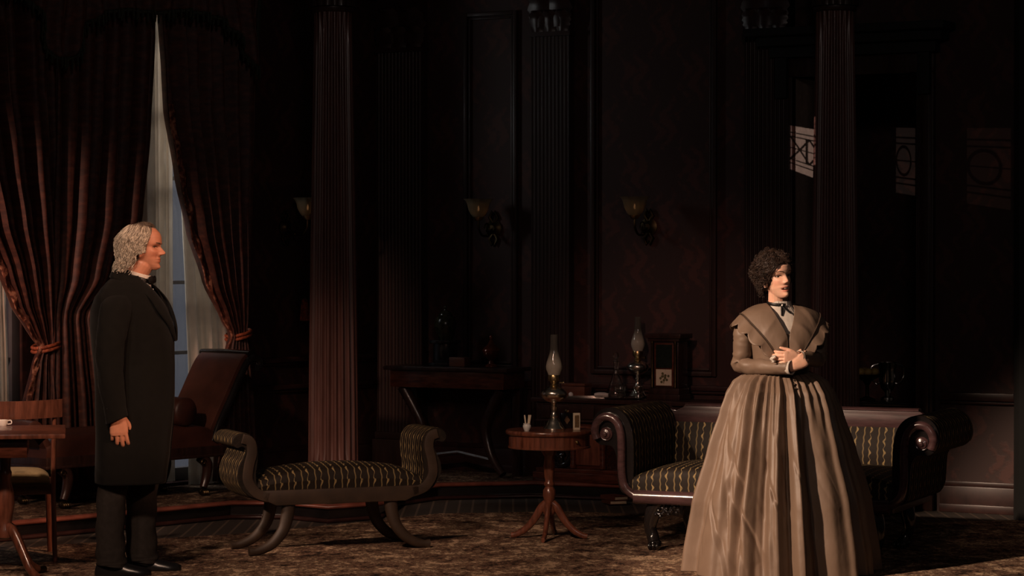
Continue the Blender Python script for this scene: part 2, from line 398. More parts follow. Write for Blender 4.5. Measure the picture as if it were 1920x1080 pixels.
    def strip(s, path, half, y0, y1):
        """a band of thickness 2*half following path in (x, z), extruded from y0 to y1"""
        n = len(path); L_, R_ = [], []
        for i in range(n):
            a = path[max(i-1, 0)]; b = path[min(i+1, n-1)]
            d = Vector((b[0]-a[0], b[1]-a[1])); d.normalize(); h = half[i] if isinstance(half, list) else half
            L_.append((path[i][0]-d.y*h, path[i][1]+d.x*h)); R_.append((path[i][0]+d.y*h, path[i][1]-d.x*h))
        v = []
        for y in (y0, y1):
            v += [(p[0], y, p[1]) for p in L_]+[(p[0], y, p[1]) for p in R_]
        f = []
        for i in range(n-1):
            f += [(i, i+1, n+i+1, n+i), (2*n+i, 3*n+i, 3*n+i+1, 2*n+i+1), (i, 2*n+i, 2*n+i+1, i+1), (n+i, n+i+1, 3*n+i+1, 3*n+i)]
        f += [(0, n, 3*n, 2*n), (n-1, 3*n-1, 4*n-1, 2*n-1)]
        return s.add(v, f)
    def ball(s, c, r, seg=12):
        rx, ry, rz = r if isinstance(r, tuple) else (r, r, r)
        R = []
        for j in range(seg+1):
            t = pi*j/seg; q = max(sin(t), 0.01)
            R.append([(c[0]+rx*q*cos(2*pi*i/(2*seg)), c[1]+ry*q*sin(2*pi*i/(2*seg)), c[2]-rz*cos(t)) for i in range(2*seg)])
        return s.rings(R)
    def xf(s, mtx, start=0):
        s.v = s.v[:start]+[tuple(mtx @ Vector(p)) for p in s.v[start:]]; return s
    def mesh(s, name, bevel=0.0, angle=40):
        me = bpy.data.meshes.new(name); me.from_pydata(s.v, [], s.f)
        if s.uv:
            ul = me.uv_layers.new(name='UVMap')
            for lp in me.loops: ul.data[lp.index].uv = s.uv.get(lp.vertex_index, (0, 0))
        bm = bmesh.new(); bm.from_mesh(me)
        bmesh.ops.recalc_face_normals(bm, faces=bm.faces)
        if bevel:
            ed = [e for e in bm.edges if len(e.link_faces) == 2 and e.calc_face_angle(0) > 0.6]
            bmesh.ops.bevel(bm, geom=ed, offset=bevel, segments=2, affect='EDGES', profile=0.6)
        bm.to_mesh(me); bm.free()
        me.polygons.foreach_set('use_smooth', [True]*len(me.polygons))
        me.set_sharp_from_angle(angle=radians(angle))
        me.update(); return me
    def build(s, name, m, parent=None, bevel=0.0, angle=40, label=None):
        me = s.mesh(name, bevel, angle)
        o = bpy.data.objects.new(name, me); COL.objects.link(o)
        if m: me.materials.append(m)
        if parent is not None: o.parent = parent
        if label: o['label'] = label
        return o
def tag(o, label, cat, group=None, kind=None):
    o['label'] = label; o['category'] = cat
    if group: o['group'] = group
    if kind: o['kind'] = kind
    return o
def thing(name, label, cat, loc=(0, 0, 0), rz=0.0, group=None):
    o = bpy.data.objects.new(name, None); COL.objects.link(o)
    o.empty_display_size = 0.1; o.location = loc; o.rotation_euler = (0, 0, rz)
    return tag(o, label, cat, group)
def struct(o):
    o['kind'] = 'structure'; return o
def at(o, loc, rz=0.0):
    o.location = loc; o.rotation_euler = (0, 0, rz); return o
def copy_tree(o, parent=None):
    c = o.copy(); COL.objects.link(c)
    if parent is not None: c.parent = parent
    for ch in [q for q in bpy.data.objects if q.parent == o]: copy_tree(ch, c)
    return c
# ================================================================ THE SETTING
class Wall:
    """a wall plane: x runs along it, -y points into the room"""
    def __init__(s, ox, oy, deg):
        s.o = Vector((ox, oy, 0)); s.a = radians(deg); s.d = Vector((cos(s.a), sin(s.a), 0)); s.n = Vector((sin(s.a), -cos(s.a), 0))
    def hit(s, px, py, off=0.0):
        r = ray(px, py); o = s.o + s.n*off
        k = (o-CP).dot(s.n)/r.dot(s.n); p = CP + r*k
        return ((p-s.o).dot(s.d), p.z)
    def pt(s, x, off=0.0, z=0.0): return s.o + s.d*x + s.n*off + Vector((0, 0, z))
    def put(s, o): o.location = s.o; o.rotation_euler = (0, 0, s.a); return o
WL = Wall(-2.04, 16.20, 49.8)
WC = Wall(0.30, 16.80, -29.0)
PZ = 0.11                                # platform height
HZ = 4.1                                 # wall height
t_corner = -1.43; s_corner = 1.69

# floor, rug, platform
o = MB().box(-7, 7, 8, 21, -0.12, 0.0).build('floor', M['floor']); struct(o)
rug = [(-4.4, 11.4), (-2.49, 13.60), (-1.54, 14.14), (-0.9, 14.75), (-0.457, 15.25), (0.3, 15.38), (1.2, 15.10), (2.4, 14.72), (3.3, 14.95), (4.2, 14.6), (4.2, 9.5), (-4.4, 9.5)]
o = MB().slab(rug, 0.0, 0.008).build('rug', M['rug'])
tag(o, 'large brown and cream patterned rug under the furniture', 'rug')
edge = [(-4.4, 12.2), (-2.76, 13.85), (-2.05, 14.58), (-1.69, 14.97), (-1.36, 14.98), (-1.085, 14.74), (-0.80, 14.95), (-0.72, 15.75), (-0.48, 16.15), (0.14, 16.30), (0.80, 16.05), (1.25, 15.75)]
back = [(1.9, 15.9), (2.3, 18), (-1, 18.6), (-5, 14)]
in_edge = [(x, y+0.03) for x, y in edge]
o = MB().slab(in_edge+back, 0.0, PZ-0.012).build('platform', M['ebony']); struct(o)
o = MB().slab([(x, y+0.075) for x, y in edge]+back, PZ-0.012, PZ).build('platform_carpet', M['rug_platform']); struct(o)
nb = MB(); nb.tube([(x, y+0.035, PZ-0.014) for x, y in edge], (0.016, 0.036), 10, up=(0, 0, 1))
o = nb.build('trim_1', M['nosing'], angle=60); struct(o)
nb = MB(); nb.tube([(x, y+0.012, 0.014) for x, y in edge], (0.014, 0.018), 8, up=(0, 0, 1))
o = nb.build('trim_2', M['trim_wood'], angle=60); struct(o)
o = MB().slab([(1.76, 14.95), (2.14, 14.95), (2.14, 15.3), (1.76, 15.3)], 0.0, PZ).build('platform_block', M['ebony']); struct(o)

# left wall with two tall windows
W2 = (-0.55, 0.36); W1 = (-2.55, -1.42); WB, WT = 0.135, 3.55
mb = MB()
cuts = [-3.6, W1[0], W1[1], W2[0], W2[1], s_corner]
for i in range(5):
    x0, x1 = cuts[i], cuts[i+1]
    if i in (1, 3):
        mb.box(x0, x1, 0, 0.16, 0, WB); mb.box(x0, x1, 0, 0.16, WT, HZ)
    else: mb.box(x0, x1, 0, 0.16, 0, HZ)
o = mb.build('wall_left', M['damask']); WL.put(o); struct(o)

def mat_pane():
    m, N, L, B = new_mat('window_pane_glass')
    tp = N.new('ShaderNodeBsdfTransparent'); gl = N.new('ShaderNodeBsdfGlossy'); gl.inputs['Roughness'].default_value = 0.03
    tp.inputs[0].default_value = (0.9, 0.93, 0.97, 1)
    mx = N.new('ShaderNodeMixShader'); mx.inputs[0].default_value = 0.06
    L.new(tp.outputs[0], mx.inputs[1]); L.new(gl.outputs[0], mx.inputs[2]); L.new(mx.outputs[0], N['Material Output'].inputs[0]); return m
M['pane'] = mat_pane()
M['sash'] = mat('grey_painted_sash', (0.10, 0.095, 0.10), 0.5, var=0.1)
for nm, (a, b) in (('window_1', W1), ('window_2', W2)):
    f = MB()
    f.box(a, a+0.06, 0.03, 0.11, WB, WT).box(b-0.06, b, 0.03, 0.11, WB, WT).box(a+0.06, b-0.06, 0.03, 0.11, WB, WB+0.08).box(a+0.06, b-0.06, 0.03, 0.11, WT-0.08, WT)
    for z in (0.54, 0.956, 1.41, 2.08, 2.53, 2.98): f.box(a+0.06, b-0.06, 0.045, 0.085, z-0.012, z+0.012)
    for k in (1, 2): x = a+(b-a)*k/3; f.box(x-0.012, x+0.012, 0.045, 0.085, WB+0.08, WT-0.08)
    o = f.build(nm, M['sash'], bevel=0.004); WL.put(o); struct(o)
    p = MB().box(a+0.06, b-0.06, 0.062, 0.066, WB+0.08, WT-0.08).build('pane', M['pane'], o)
    MB().box(a-0.04, b+0.04, -0.06, 0.10, WB-0.045, WB-0.002).build('window_sill', M['trim_wood'], o, bevel=0.008)
o = MB().box(-4.4, 1.9, 1.5, 1.55, -0.1, 4.6).build('sky_backdrop', M['outside']); WL.put(o); struct(o)

def dado(wall, x0, x1, zs, nm, m='trim_wood'):
    b = MB()
    for z, h, d in zs:
        b.box(x0, x1, -d, 0.0, z-h/2, z+h/2); b.box(x0, x1, -d*0.55, 0.0, z-h/2-0.022, z-h/2)
    o = b.build(nm, M[m], bevel=0.006); wall.put(o); struct(o); return o
def baseboard(wall, x0, x1, z0, nm):
    b = MB().box(x0, x1, -0.03, 0, z0, z0+0.16).box(x0, x1, -0.045, -0.03, z0, z0+0.05).box(x0, x1, -0.02, 0, z0+0.16, z0+0.19)
    o = b.build(nm, M['trim_wood'], bevel=0.005); wall.put(o); struct(o); return o
dado(WL, W2[1]+0.10, s_corner-0.02, [(0.885, 0.035, 0.05), (0.70, 0.03, 0.035)], 'trim_3')
baseboard(WL, W2[1]+0.10, s_corner-0.05, PZ, 'baseboard_left')

# back wall, doorway, right wall
def tx(px, py=700): return WC.hit(px, py)[0]
D0, D1, DT = tx(1490), tx(1722), 2.72
XR = tx(1906)
b = MB().box(t_corner, D0-0.118, 0, 0.16, 0, HZ).box(D0, D1, 0, 0.16, DT, HZ)
o = b.build('wall_back', M['damask']); WC.put(o); struct(o)
o = MB().box(D1, XR+0.1, 0, 0.16, 0, HZ).build('wall_right', M['damask']); WC.put(o); struct(o)
dado(WC, t_corner+0.05, D0-0.14, [(0.72, 0.035, 0.045)], 'trim_4'); baseboard(WC, t_corner+0.05, D0-0.14, PZ, 'baseboard_back')
dado(WC, D1+0.15, XR, [(0.715, 0.05, 0.05)], 'trim_5')
baseboard(WC, D1+0.15, XR, 0.0, 'baseboard_right')
# raised panel mouldings, each one closed frame
def panel(wall, pxa, pxb, py_bottom, py_top, nm):
    xa, zb = wall.hit(pxa, py_bottom); xb, _ = wall.hit(pxb, py_bottom); zt = wall.hit((pxa+pxb)/2, py_top)[1]
    b = MB()
    for k, (wd, d, ins) in enumerate(((0.030, 0.030, 0), (0.016, 0.018, 0.036))):
        x0, x1, z0, z1 = xa+ins, xb-ins, zb+ins, zt-ins
        b.box(x0, x0+wd, -d, 0, z0, z1).box(x1-wd, x1, -d, 0, z0, z1).box(x0+wd, x1-wd, -d, 0, z0, z0+wd).box(x0+wd, x1-wd, -d, 0, z1-wd, z1)
    o = b.build(nm, M['pilaster_wood'], bevel=0.006); wall.put(o); struct(o)
panel(WC, 1110, 1345, 700, -90, 'trim_6')
panel(WC, 872, 972, 690, 22, 'trim_7')
# doorway casing with a heavy cornice
b = MB()
for x in (D0-0.11, D1):
    b.box(x, x+0.11, -0.05, 0.18 if x > D0 else 0.015, 0, DT); b.box(x+0.02, x+0.09, -0.065, -0.05, 0.16, DT)
b.box(D0-0.11, D1+0.11, -0.05, 0.18, DT, DT+0.12)
o = b.build('door_1', M['dark_wood'], bevel=0.006); WC.put(o); struct(o)
b = MB().box(D0-0.14, D1+0.14, -0.10, 0.0, DT+0.12, DT+0.19).box(D0-0.20, D1+0.20, -0.17, 0.0, DT+0.19, DT+0.25).box(D0-0.26, D1+0.24, -0.24, 0.0, DT+0.25, DT+0.30)
b.build('door_cornice', M['black'], o, bevel=0.01)
for x in (D0-0.07, D1+0.05):
    MB().prism([(x-0.03, DT+0.12), (x+0.05, DT+0.12), (x+0.05, DT-0.14), (x-0.03, DT-0.14)], -0.10, -0.05).build('door_bracket', M['black'], o, bevel=0.01)
# hall behind the doorway
o = MB().box(D0-0.9, D1+1.2, 1.75, 1.85, 0, HZ).build('wall_hall', M['damask']); WC.put(o); struct(o)
# black wing masking at the right edge of the stage
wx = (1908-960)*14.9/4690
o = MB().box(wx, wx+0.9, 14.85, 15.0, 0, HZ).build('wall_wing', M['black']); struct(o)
o = MB().box(D0-0.6, D0-0.5, 0.16, 1.75, 0, HZ).build('hall_light_block', M['black']); WC.put(o); struct(o)  # added black partition that blocks window daylight from the hall wall
o = MB().box(D0-0.116, D0-0.002, 0.017, 0.40, 0, DT-0.002).build('wall_hall_pier', M['plaster']); WC.put(o); struct(o)
baseboard(WC, D0-0.2, D1+0.9, 0.0, 'baseboard_hall').location = WC.pt(0, -1.745, 0)

# ---------------------------------------------------------------- columns
def fluted(R0, R1, z0, z1, n=20, depth=0.15, seg_per=12, steps=26):
    b = MB(); ns = n*seg_per
    def fn(u, v):
        a = 2*pi*u; k = v; R = R0+(R1-R0)*(k**1.25)
        ph = (u*n) % 1.0; g = max(0.0, sin(pi*min(1, max(0, (ph-0.13)/0.74))))**0.8
        if v < 0.012 or v > 0.988: g = 0
        r = R*(1-depth*g)
        return (r*cos(a), r*sin(a), z0+(z1-z0)*v)
    return b.grid(fn, ns, steps, cu=True, cap0=True, cap1=True)
def leaf(b, r0, ang, z0, h, w, curl):
    """one acanthus leaf standing against the bell and curling outward"""
    c, s = cos(ang), sin(ang)
    def fn(u, v):
        x = (u-0.5)*2; ww = w*(0.75+0.5*sin(pi*min(1, v*1.15)))*(1-0.55*max(0, v-0.75)/0.25)*(1+0.12*cos(9*pi*v))
        out = r0 + 0.012 + curl*max(0, v-0.45)**1.6*2.2 - 0.010*abs(x)**2 + 0.008*(1-abs(x))
        z = z0 + h*(v if v < 0.86 else 0.86-(v-0.86)*0.8)
        t = x*ww
        return (out*c - t*s, out*s + t*c, z)
    b.grid(fn, 6, 12)
def capital(b, r, z, h):
    b.lathe([(r*1.02, 0), (r*1.10, 0.012), (r*1.10, 0.03), (r*1.0, 0.035), (r*0.98, h*0.4), (r*1.08, h*0.75), (r*1.3, h*0.92)], 32, (0, 0, z))
    for k in range(8): leaf(b, r, 2*pi*k/8, z+0.035, h*0.45, r*0.34, 0.085)
    for k in range(8): leaf(b, r*1.03, 2*pi*(k+0.5)/8, z+0.035, h*0.75, r*0.34, 0.13)
    for k in range(4):
        a = pi/4+k*pi/2
        pts = [((r*(1.15+0.35*t))*cos(a), (r*(1.15+0.35*t))*sin(a), z+h*(0.6+0.33*t)) for t in (0, 0.25, 0.5, 0.75, 1)]
        b.tube(pts, [0.02, 0.024, 0.026, 0.03, 0.034], 8)
    q = r*1.55
    b.slab([(q, q), (q*0.86, 0), (q, -q), (0, -q*0.86), (-q, -q), (-q*0.86, 0), (-q, q), (0, q*0.86)], z+h*0.92, z+h*1.06)
def make_column(label):
    t = thing('fluted_column', label, 'column', group=None)
    MB().box(-0.20, 0.20, -0.20, 0.20, 0, 0.07).build('plinth', M['dark_wood'], t, bevel=0.008)
    MB().lathe([(0.195, 0.07), (0.205, 0.085), (0.205, 0.10), (0.192, 0.118), (0.172, 0.125), (0.168, 0.14), (0.178, 0.15), (0.178, 0.165), (0.168, 0.175), (0.158, 0.18)], 40).build('column_base', M['column_wood'], t)
    fluted(0.154, 0.114, 0.18, 2.94).build('shaft', M['column_wood'], t, angle=55)
    b = MB(); capital(b, 0.118, 2.94, 0.42); b.build('capital', M['pilaster_wood'], t, angle=60)
    return t
c1 = make_column('red brown fluted column standing behind the striped bench')
c1.location = (-1.083, 15.16, PZ); c1.rotation_euler = (0, 0, radians(9))
c2 = copy_tree(c1); c2['label'] = 'dark fluted column behind the sofa and the standing woman'
c2.location = (1.948, 15.10, PZ)
MB().box(-0.24, 0.24, -0.20, 0.20, 3.355, 3.60).build('lintel_block', M['black'], c1); MB().box(-0.24, 0.24, -0.20, 0.20, 3.355, 3.60).build('lintel_block', M['black'], c2)

def make_pilaster(label, width, top, n):
    t = thing('fluted_pilaster', label, 'pilaster')
    hw = width/2; dep = 0.075
    MB().box(-hw-0.03, hw+0.03, -dep-0.03, 0, 0, 0.20).box(-hw-0.015, hw+0.015, -dep-0.018, 0, 0.20, 0.25).build('pilaster_base', M['pilaster_wood'], t, bevel=0.008)
    prof = [(-hw, 0.0), (-hw, -dep)]
    pitch = width/n
    for k in range(n):
        x0 = -hw+pitch*k
        for q in range(9):
            a = pi*q/8; fl = pitch*0.36
            prof.append((x0+pitch/2-fl*cos(a), -dep+fl*0.85*sin(a)))
    prof += [(hw, -dep), (hw, 0.0)]
    b = MB(); N_ = len(prof); b.v = [(x, y, 0.25) for x, y in prof]+[(x, y, top) for x, y in prof]
    b.f = [(i, i+1, N_+i+1, N_+i) for i in range(N_-1)]+[(N_-1, 0, N_, 2*N_-1)]
    b.build('shaft', M['pilaster_wood'], t, angle=35)
    b = MB().box(-hw, hw, -dep, 0, top, top+0.40).box(-hw-0.012, hw+0.012, -dep-0.012, 0, top, top+0.03).box(-hw-0.07, hw+0.07, -dep-0.09, 0, top+0.38, top+0.44)
    for row, (z, h, cnt, cu) in enumerate(((top+0.03, 0.17, 3, 0.06), (top+0.06, 0.29, 2, 0.09))):
        for k in range(cnt):
            s0 = len(b.v); leaf(b, 0, -pi/2, 0, h, width/cnt*0.52, cu)
            x = -hw+width*(k+0.5)/cnt
            b.xf(Matrix.Translation((x, -dep, z)), s0)
    b.build('capital', M['trim_wood'], t, angle=60)
    return t
def place_on(wall, o, px, py=500, off=0.0, z=0.0):
    s, _ = wall.hit(px, py); o.location = wall.pt(s, off, z); o.rotation_euler = (0, 0, wall.a); return s
p2 = make_pilaster('very dark fluted pilaster beside the console table in the corner', 0.36, 2.88, 13); place_on(WC, p2, 760, 500, 0.0, PZ)
p4 = make_pilaster('dark fluted pilaster between the two wall lights of the back wall', 0.285, 2.94, 10); place_on(WC, p4, 1041, 500, 0.0, PZ)
p5 = make_pilaster('dark fluted pilaster at the doorway edge behind the woman', 0.285, 2.88, 10); place_on(WC, p5, 1443, 300, 0.0, PZ)

# ---------------------------------------------------------------- curtains
def drape(nm, label, cat, rows, folds, off, m, amp=0.045, group=None, nz=64, nu=None, seed=0, edge=None, edge_m=None, edge_z=None, edge_w=0.045, edge_name='border', wall=WL):
    """rows: (py, px_left, px_right, amplitude factor) in top to bottom order; the cloth hangs `off` in front of the wall"""
    keys = []
    for py, pl, pr, af in rows:
        sl, z1 = wall.hit(pl, py, off); sr, z2 = wall.hit(pr, py, off); keys.append((-(z1+z2)/2, (sl, sr, af)))
    za, zb = keys[0][0], keys[-1][0]
    nu = nu or folds*12
    def fn(u, v):
        zz = za+(zb-za)*v
        sl, sr, af = lerp_keys(keys, zz)
        uu = u+0.018*sin(7*u*pi+seed)*sin(3*v+seed)
        ph = 2*pi*folds*uu+0.5*sin(4.2*v+u*9+seed)
        d = amp*af*min(1, (u+0.02)*9, (1.02-u)*9)*(cos(ph)*0.8+0.20*cos(2*ph+1.3+seed)+0.22*sin(ph*0.5+seed))
        x = sl+(sr-sl)*(u+0.10/folds*sin(ph+1.0)*min(1, af))
        return ((x, -off-d, -zz), (u*folds*0.12, -zz))
    b = MB().grid(fn, nu, nz)
    o = b.build(nm, M[m], angle=80); wall.put(o)
    sol = o.modifiers.new('thick', 'SOLIDIFY'); sol.thickness = 0.006; sol.offset = 0
    if label: tag(o, label, cat, group)
    if edge:
        e = MB(); z0, z1 = edge_z
        def fe(u, v):
            zz = -(z0+(z1-z0)*v); vv = (zz-za)/(zb-za); uu = 0.0 if edge == 'left' else 1.0
            p = fn(uu, vv)[0]; q = fn(abs(uu-0.03), vv)[0]
            sg = 1 if edge == 'left' else -1
            r = 1+0.25*sin(70*v)
            return (p[0]+sg*(edge_w*r*u-0.008), min(p[1], q[1])-0.012-0.006*sin(60*v+u*4), -zz)
        e.grid(fe, 4, 120)
        eo = e.build(edge_name, M[edge_m], o, angle=80)
        s2 = eo.modifiers.new('thick', 'SOLIDIFY'); s2.thickness = 0.008
    return o
def yz(py, off=0.2): return WL.hit(60, py, off)[1]
G_D = 'heavy velvet window drapes'
ya = lambda py: WL.hit(40, py, 0.16)[1]
yc = lambda py: WL.hit(380, py, 0.16)[1]
drape('velvet_drape', 'red brown velvet drape at the picture edge, tied back near the dining chair', 'curtain',
      [(-60, -140, 104, 1), (150, -110, 104, 1), (300, -70, 106, 1), (420, -38, 107, 1), (510, 0, 107, 0.9), (570, 22, 106, 0.75), (620, 52, 104, 0.5), (650, 73, 100, 0.3), (680, 62, 102, 0.4), (755, 46, 108, 0.7), (900, 38, 114, 0.8)],
      8, 0.19, 'drape', 0.082, seed=1, edge='left', edge_m='border', edge_z=(ya(420), ya(880)))
drape('velvet_drape', 'red brown velvet drape hanging straight behind the man', 'curtain',
      [(-60, 104, 293, 1), (60, 104, 290, 1), (250, 102, 279, 1), (410, 98, 263, 1), (520, 98, 228, 0.8), (590, 98, 172, 0.35), (640, 96, 176, 0.5), (760, 92, 190, 0.7), (900, 90, 200, 0.8)],
      7, 0.21, 'drape', 0.085, seed=2)
drape('velvet_drape', 'red brown velvet drape swept aside and tied beside the chaise back', 'curtain',
      [(-60, 297, 478, 1), (40, 300, 476, 1), (130, 307, 474, 1), (210, 311, 472, 1), (330, 333, 470, 1), (430, 354, 468, 0.9), (530, 385, 466, 0.75), (600, 418, 464, 0.5), (626, 432, 462, 0.3), (660, 424, 466, 0.45), (760, 412, 474, 0.7), (900, 405, 480, 0.8)],
      7, 0.19, 'drape', 0.082, seed=3, edge='left', edge_m='border', edge_z=(yc(200), yc(880)))
for px, py, lb in ((86, 650, 'corded tieback gathering the drape near the dining chair'), (447, 628, 'corded tieback gathering the drape beside the chaise back')):
    s, z = WL.hit(px, py, 0.16)
    b = MB()
    for dz in (-0.012, 0.012):
        b.tube([(s+0.085*cos(a), -0.16-0.075*sin(a), z+dz+0.02*cos(a)) for a in [2*pi*k/20 for k in range(21)]], 0.011, 8)
    o = b.build('curtain_tieback', M['red_fringe'], angle=70); WL.put(o); tag(o, lb, 'tieback', 'curtain tiebacks')
# sheers: four soft panels
G_S = 'sheer window curtains'
drape('sheer_curtain', 'white sheer curtain gathered in the window behind the man', 'curtain',
      [(10, 250, 318, 1), (300, 250, 321, 1), (600, 252, 322, 1), (905, 254, 326, 1)], 7, 0.075, 'sheer', 0.030, seed=4, nz=40)
drape('sheer_curtain', 'white sheer curtain falling behind the chaise beside the tied drape', 'curtain',
      [(10, 322, 372, 0.4), (300, 332, 392, 0.6), (420, 341, 412, 1), (560, 347, 424, 1), (700, 352, 430, 1), (905, 352, 432, 1)], 6, 0.075, 'sheer', 0.030, seed=5, nz=40)
drape('sheer_curtain', 'sliver of white sheer curtain at the picture edge above the dining chair', 'curtain',
      [(10, -80, 50, 1), (300, -60, 44, 1), (520, -40, 8, 1), (700, -36, 14, 1), (905, -36, 20, 1)], 8, 0.075, 'sheer', 0.018, seed=6, nz=40)
# swagged valance with a bullion fringe
ve = [(-120, 40), (-60, 10), (0, -20), (55, -10), (80, 30), (92, 78), (102, 108), (122, 113), (142, 110), (154, 78), (168, 42), (190, 24), (235, 18), (295, 24), (350, 20), (400, 32), (428, 52), (452, 84), (470, 126), (482, 136), (489, 60), (492, -40)]
vk = [(WL.hit(px, py, 0.36)[0], WL.hit(px, py, 0.36)[1]) for px, py in ve]
def vz(s): return lerp_keys(vk, s)
vs0, vs1 = vk[0][0], vk[-1][0]
def fv(u, v):
    s = vs0+(vs1-vs0)*u; zb_ = vz(s); zt = 3.72
    z = zt+(zb_-zt)*v
    return ((s, -0.36-0.03*cos(44*s)*(0.4+v)-0.02*sin(9*z+6*s), z), (s, z))
o = MB().grid(fv, 160, 24).build('swag_valance', M['drape'], angle=80); WL.put(o)
o.modifiers.new('thick', 'SOLIDIFY').thickness = 0.008
tag(o, 'dark swagged valance with green fringe across the top of both windows', 'valance')
b = MB()
n = 150
for i in range(n):
    s = vs0+(vs1-vs0)*(i+0.5)/n; z = vz(s); q = fv((i+0.5)/n, 1.0)[0]
    b.tube([(s, q[1]-0.012, z+0.012), (s+0.003*sin(i*2.1), q[1]-0.016, z-0.03), (s+0.006*sin(i*1.3), q[1]-0.014, z-0.055-0.01*sin(i*3.7))], [0.006, 0.009, 0.005], 5)
b.tube([fv(i/80, 1.0)[0] for i in range(81)], 0.012, 6)
fo = b.build('fringe', M['green_fringe'], o); fo['kind'] = 'stuff'; fo['label'] = 'dark green bullion fringe'
# bell pull
s, z = WL.hit(571, 560, 0.08)
t = thing('bell_pull', 'thin bell pull cord ending in a tassel beside the fluted column', 'bell pull'); WL.put(t)
zt, ztb = WL.hit(571, 565, 0.08)[1], WL.hit(571, 605, 0.08)[1]
MB().tube([(s, -0.08, 3.6), (s, -0.08, 2.4), (s, -0.08, zt)], 0.006, 6).build('cord', M['dark_brass'], t)
b = MB().ball((s, -0.08, zt), 0.02, 8).lathe([(0.016, 0), (0.022, -0.02), (0.030, -0.13), (0.0, -0.13)], 14, (s, -0.08, zt), wave=lambda a, h: 1+0.12*cos(7*a))
b.build('tassel', M['red_fringe'], t)

# ---------------------------------------------------------------- gas wall lights
def make_sconce(label):
    t = thing('gas_wall_light', label, 'wall light', group=None)        # local -y points out of the wall, x along it
    b = MB().lathe([(0.0, 0.0), (0.055, 0.0), (0.06, 0.012), (0.035, 0.022), (0.022, 0.04), (0, 0.042)], 20, (0, 0, 0), 'y')
    for sx in (-1, 1):
        for sz in (-1, 1):
            b.tube([(0, -0.008, sz*0.03), (sx*0.03, -0.012, sz*0.075), (sx*0.012, -0.016, sz*0.115), (sx*-0.004, -0.014, sz*0.09)], [0.012, 0.013, 0.009, 0.005], 7)
    b.build('backplate', M['dark_brass'], t)
    arm = catmull([(0, -0.03, 0), (0, -0.09, -0.045), (0, -0.165, -0.05), (0, -0.215, -0.005), (0, -0.22, 0.055)], 6)
    b = MB().tube(arm, 0.008, 8); b.ball((0, -0.10, -0.047), 0.014, 7)
    sp = [(0, -0.10-0.045*cos(a)*(1-a/9), -0.005+0.045*sin(a)*(1-a/9)) for a in [k*0.45 for k in range(16)]]
    b.tube(sp, 0.005, 6); b.build('arm', M['dark_brass'], t)
    b = MB().lathe([(0.0, 0.05), (0.020, 0.05), (0.034, 0.066), (0.036, 0.078), (0.012, 0.082), (0.009, 0.115), (0, 0.115)], 16, (0, -0.22, 0)); b.build('gallery', M['brass'], t)
    prof = [(0.038, 0.075), (0.052, 0.092), (0.068, 0.125), (0.076, 0.160), (0.086, 0.182), (0.100, 0.196)]
    prof = prof+[(r-0.004, h) for r, h in reversed(prof)]
    b = MB().lathe(prof, 40, (0, -0.22, 0), cap=False, wave=lambda a, h: 1+max(0, h-0.16)*1.6*cos(8*a)); b.build('lamp_shade', M['shade_glass'], t)
    MB().lathe([(0.004, 0.115), (0.007, 0.122), (0.006, 0.136), (0.001, 0.152)], 10, (0, -0.22, 0)).build('flame', M['flame'], t)
    return t
def place_sconce(o, wall, px, py):
    """px, py: where the middle of the shade shows"""
    s, z = wall.hit(px, py, 0.22); o.location = wall.pt(s, 0.0, z-0.135); o.rotation_euler = (0, 0, wall.a)
s2 = make_sconce('gas wall light with opal shade above the console table'); place_sconce(s2, WC, 897, 390)
s3 = copy_tree(s2); s3['label'] = 'gas wall light with opal shade above the sideboard and its decanter'; place_sconce(s3, WC, 1190, 386)
s1 = copy_tree(s2); s1['label'] = 'gas wall light half hidden by the red brown fluted column'; place_sconce(s1, WL, 577, 388)
# ================================================================ FURNITURE
def loop_pad(prof, y0, y1, pitch, crown=0.0, ny=24, u0=0.0, inset=0.02):
    """an upholstered pad: closed profile in (x, z) extruded along y, stripes following the profile"""
    n = len(prof); acc = [0.0]
    for i in range(n): acc.append(acc[-1]+(Vector(prof[(i+1) % n])-Vector(prof[i])).length)
    cx = sum(p[0] for p in prof)/n; cz = sum(p[1] for p in prof)/n
    b = MB()
    def fn(u, v):
        i = min(int(round(u*n)), n); p = prof[i % n]
        e = min(v, 1-v)*(y1-y0); k = 1-inset*2.2*max(0, 1-e/inset)**2 if e < inset else 1.0
        y = y0+(y1-y0)*v
        return ((cx+(p[0]-cx)*k, y, cz+(p[1]-cz)*k), (y/pitch+u0, acc[i]))
    b.grid(fn, n, ny)
    W = n+1
    b.f.append(tuple(reversed(range(n)))); b.f.append(tuple(ny*W+i for i in range(n)))
    return b
def closed_cat(pts, n=5):
    P_ = list(pts); m = len(P_); out = []
    for i in range(m):
        a, b, c, d = P_[i-1], P_[i], P_[(i+1) % m], P_[(i+2) % m]
        for j in range(n):
            t = j/n
            out.append(tuple(0.5*((2*b[k])+(-a[k]+c[k])*t+(2*a[k]-5*b[k]+4*c[k]-d[k])*t*t+(-a[k]+3*b[k]-3*c[k]+d[k])*t**3) for k in (0, 1)))
    return out
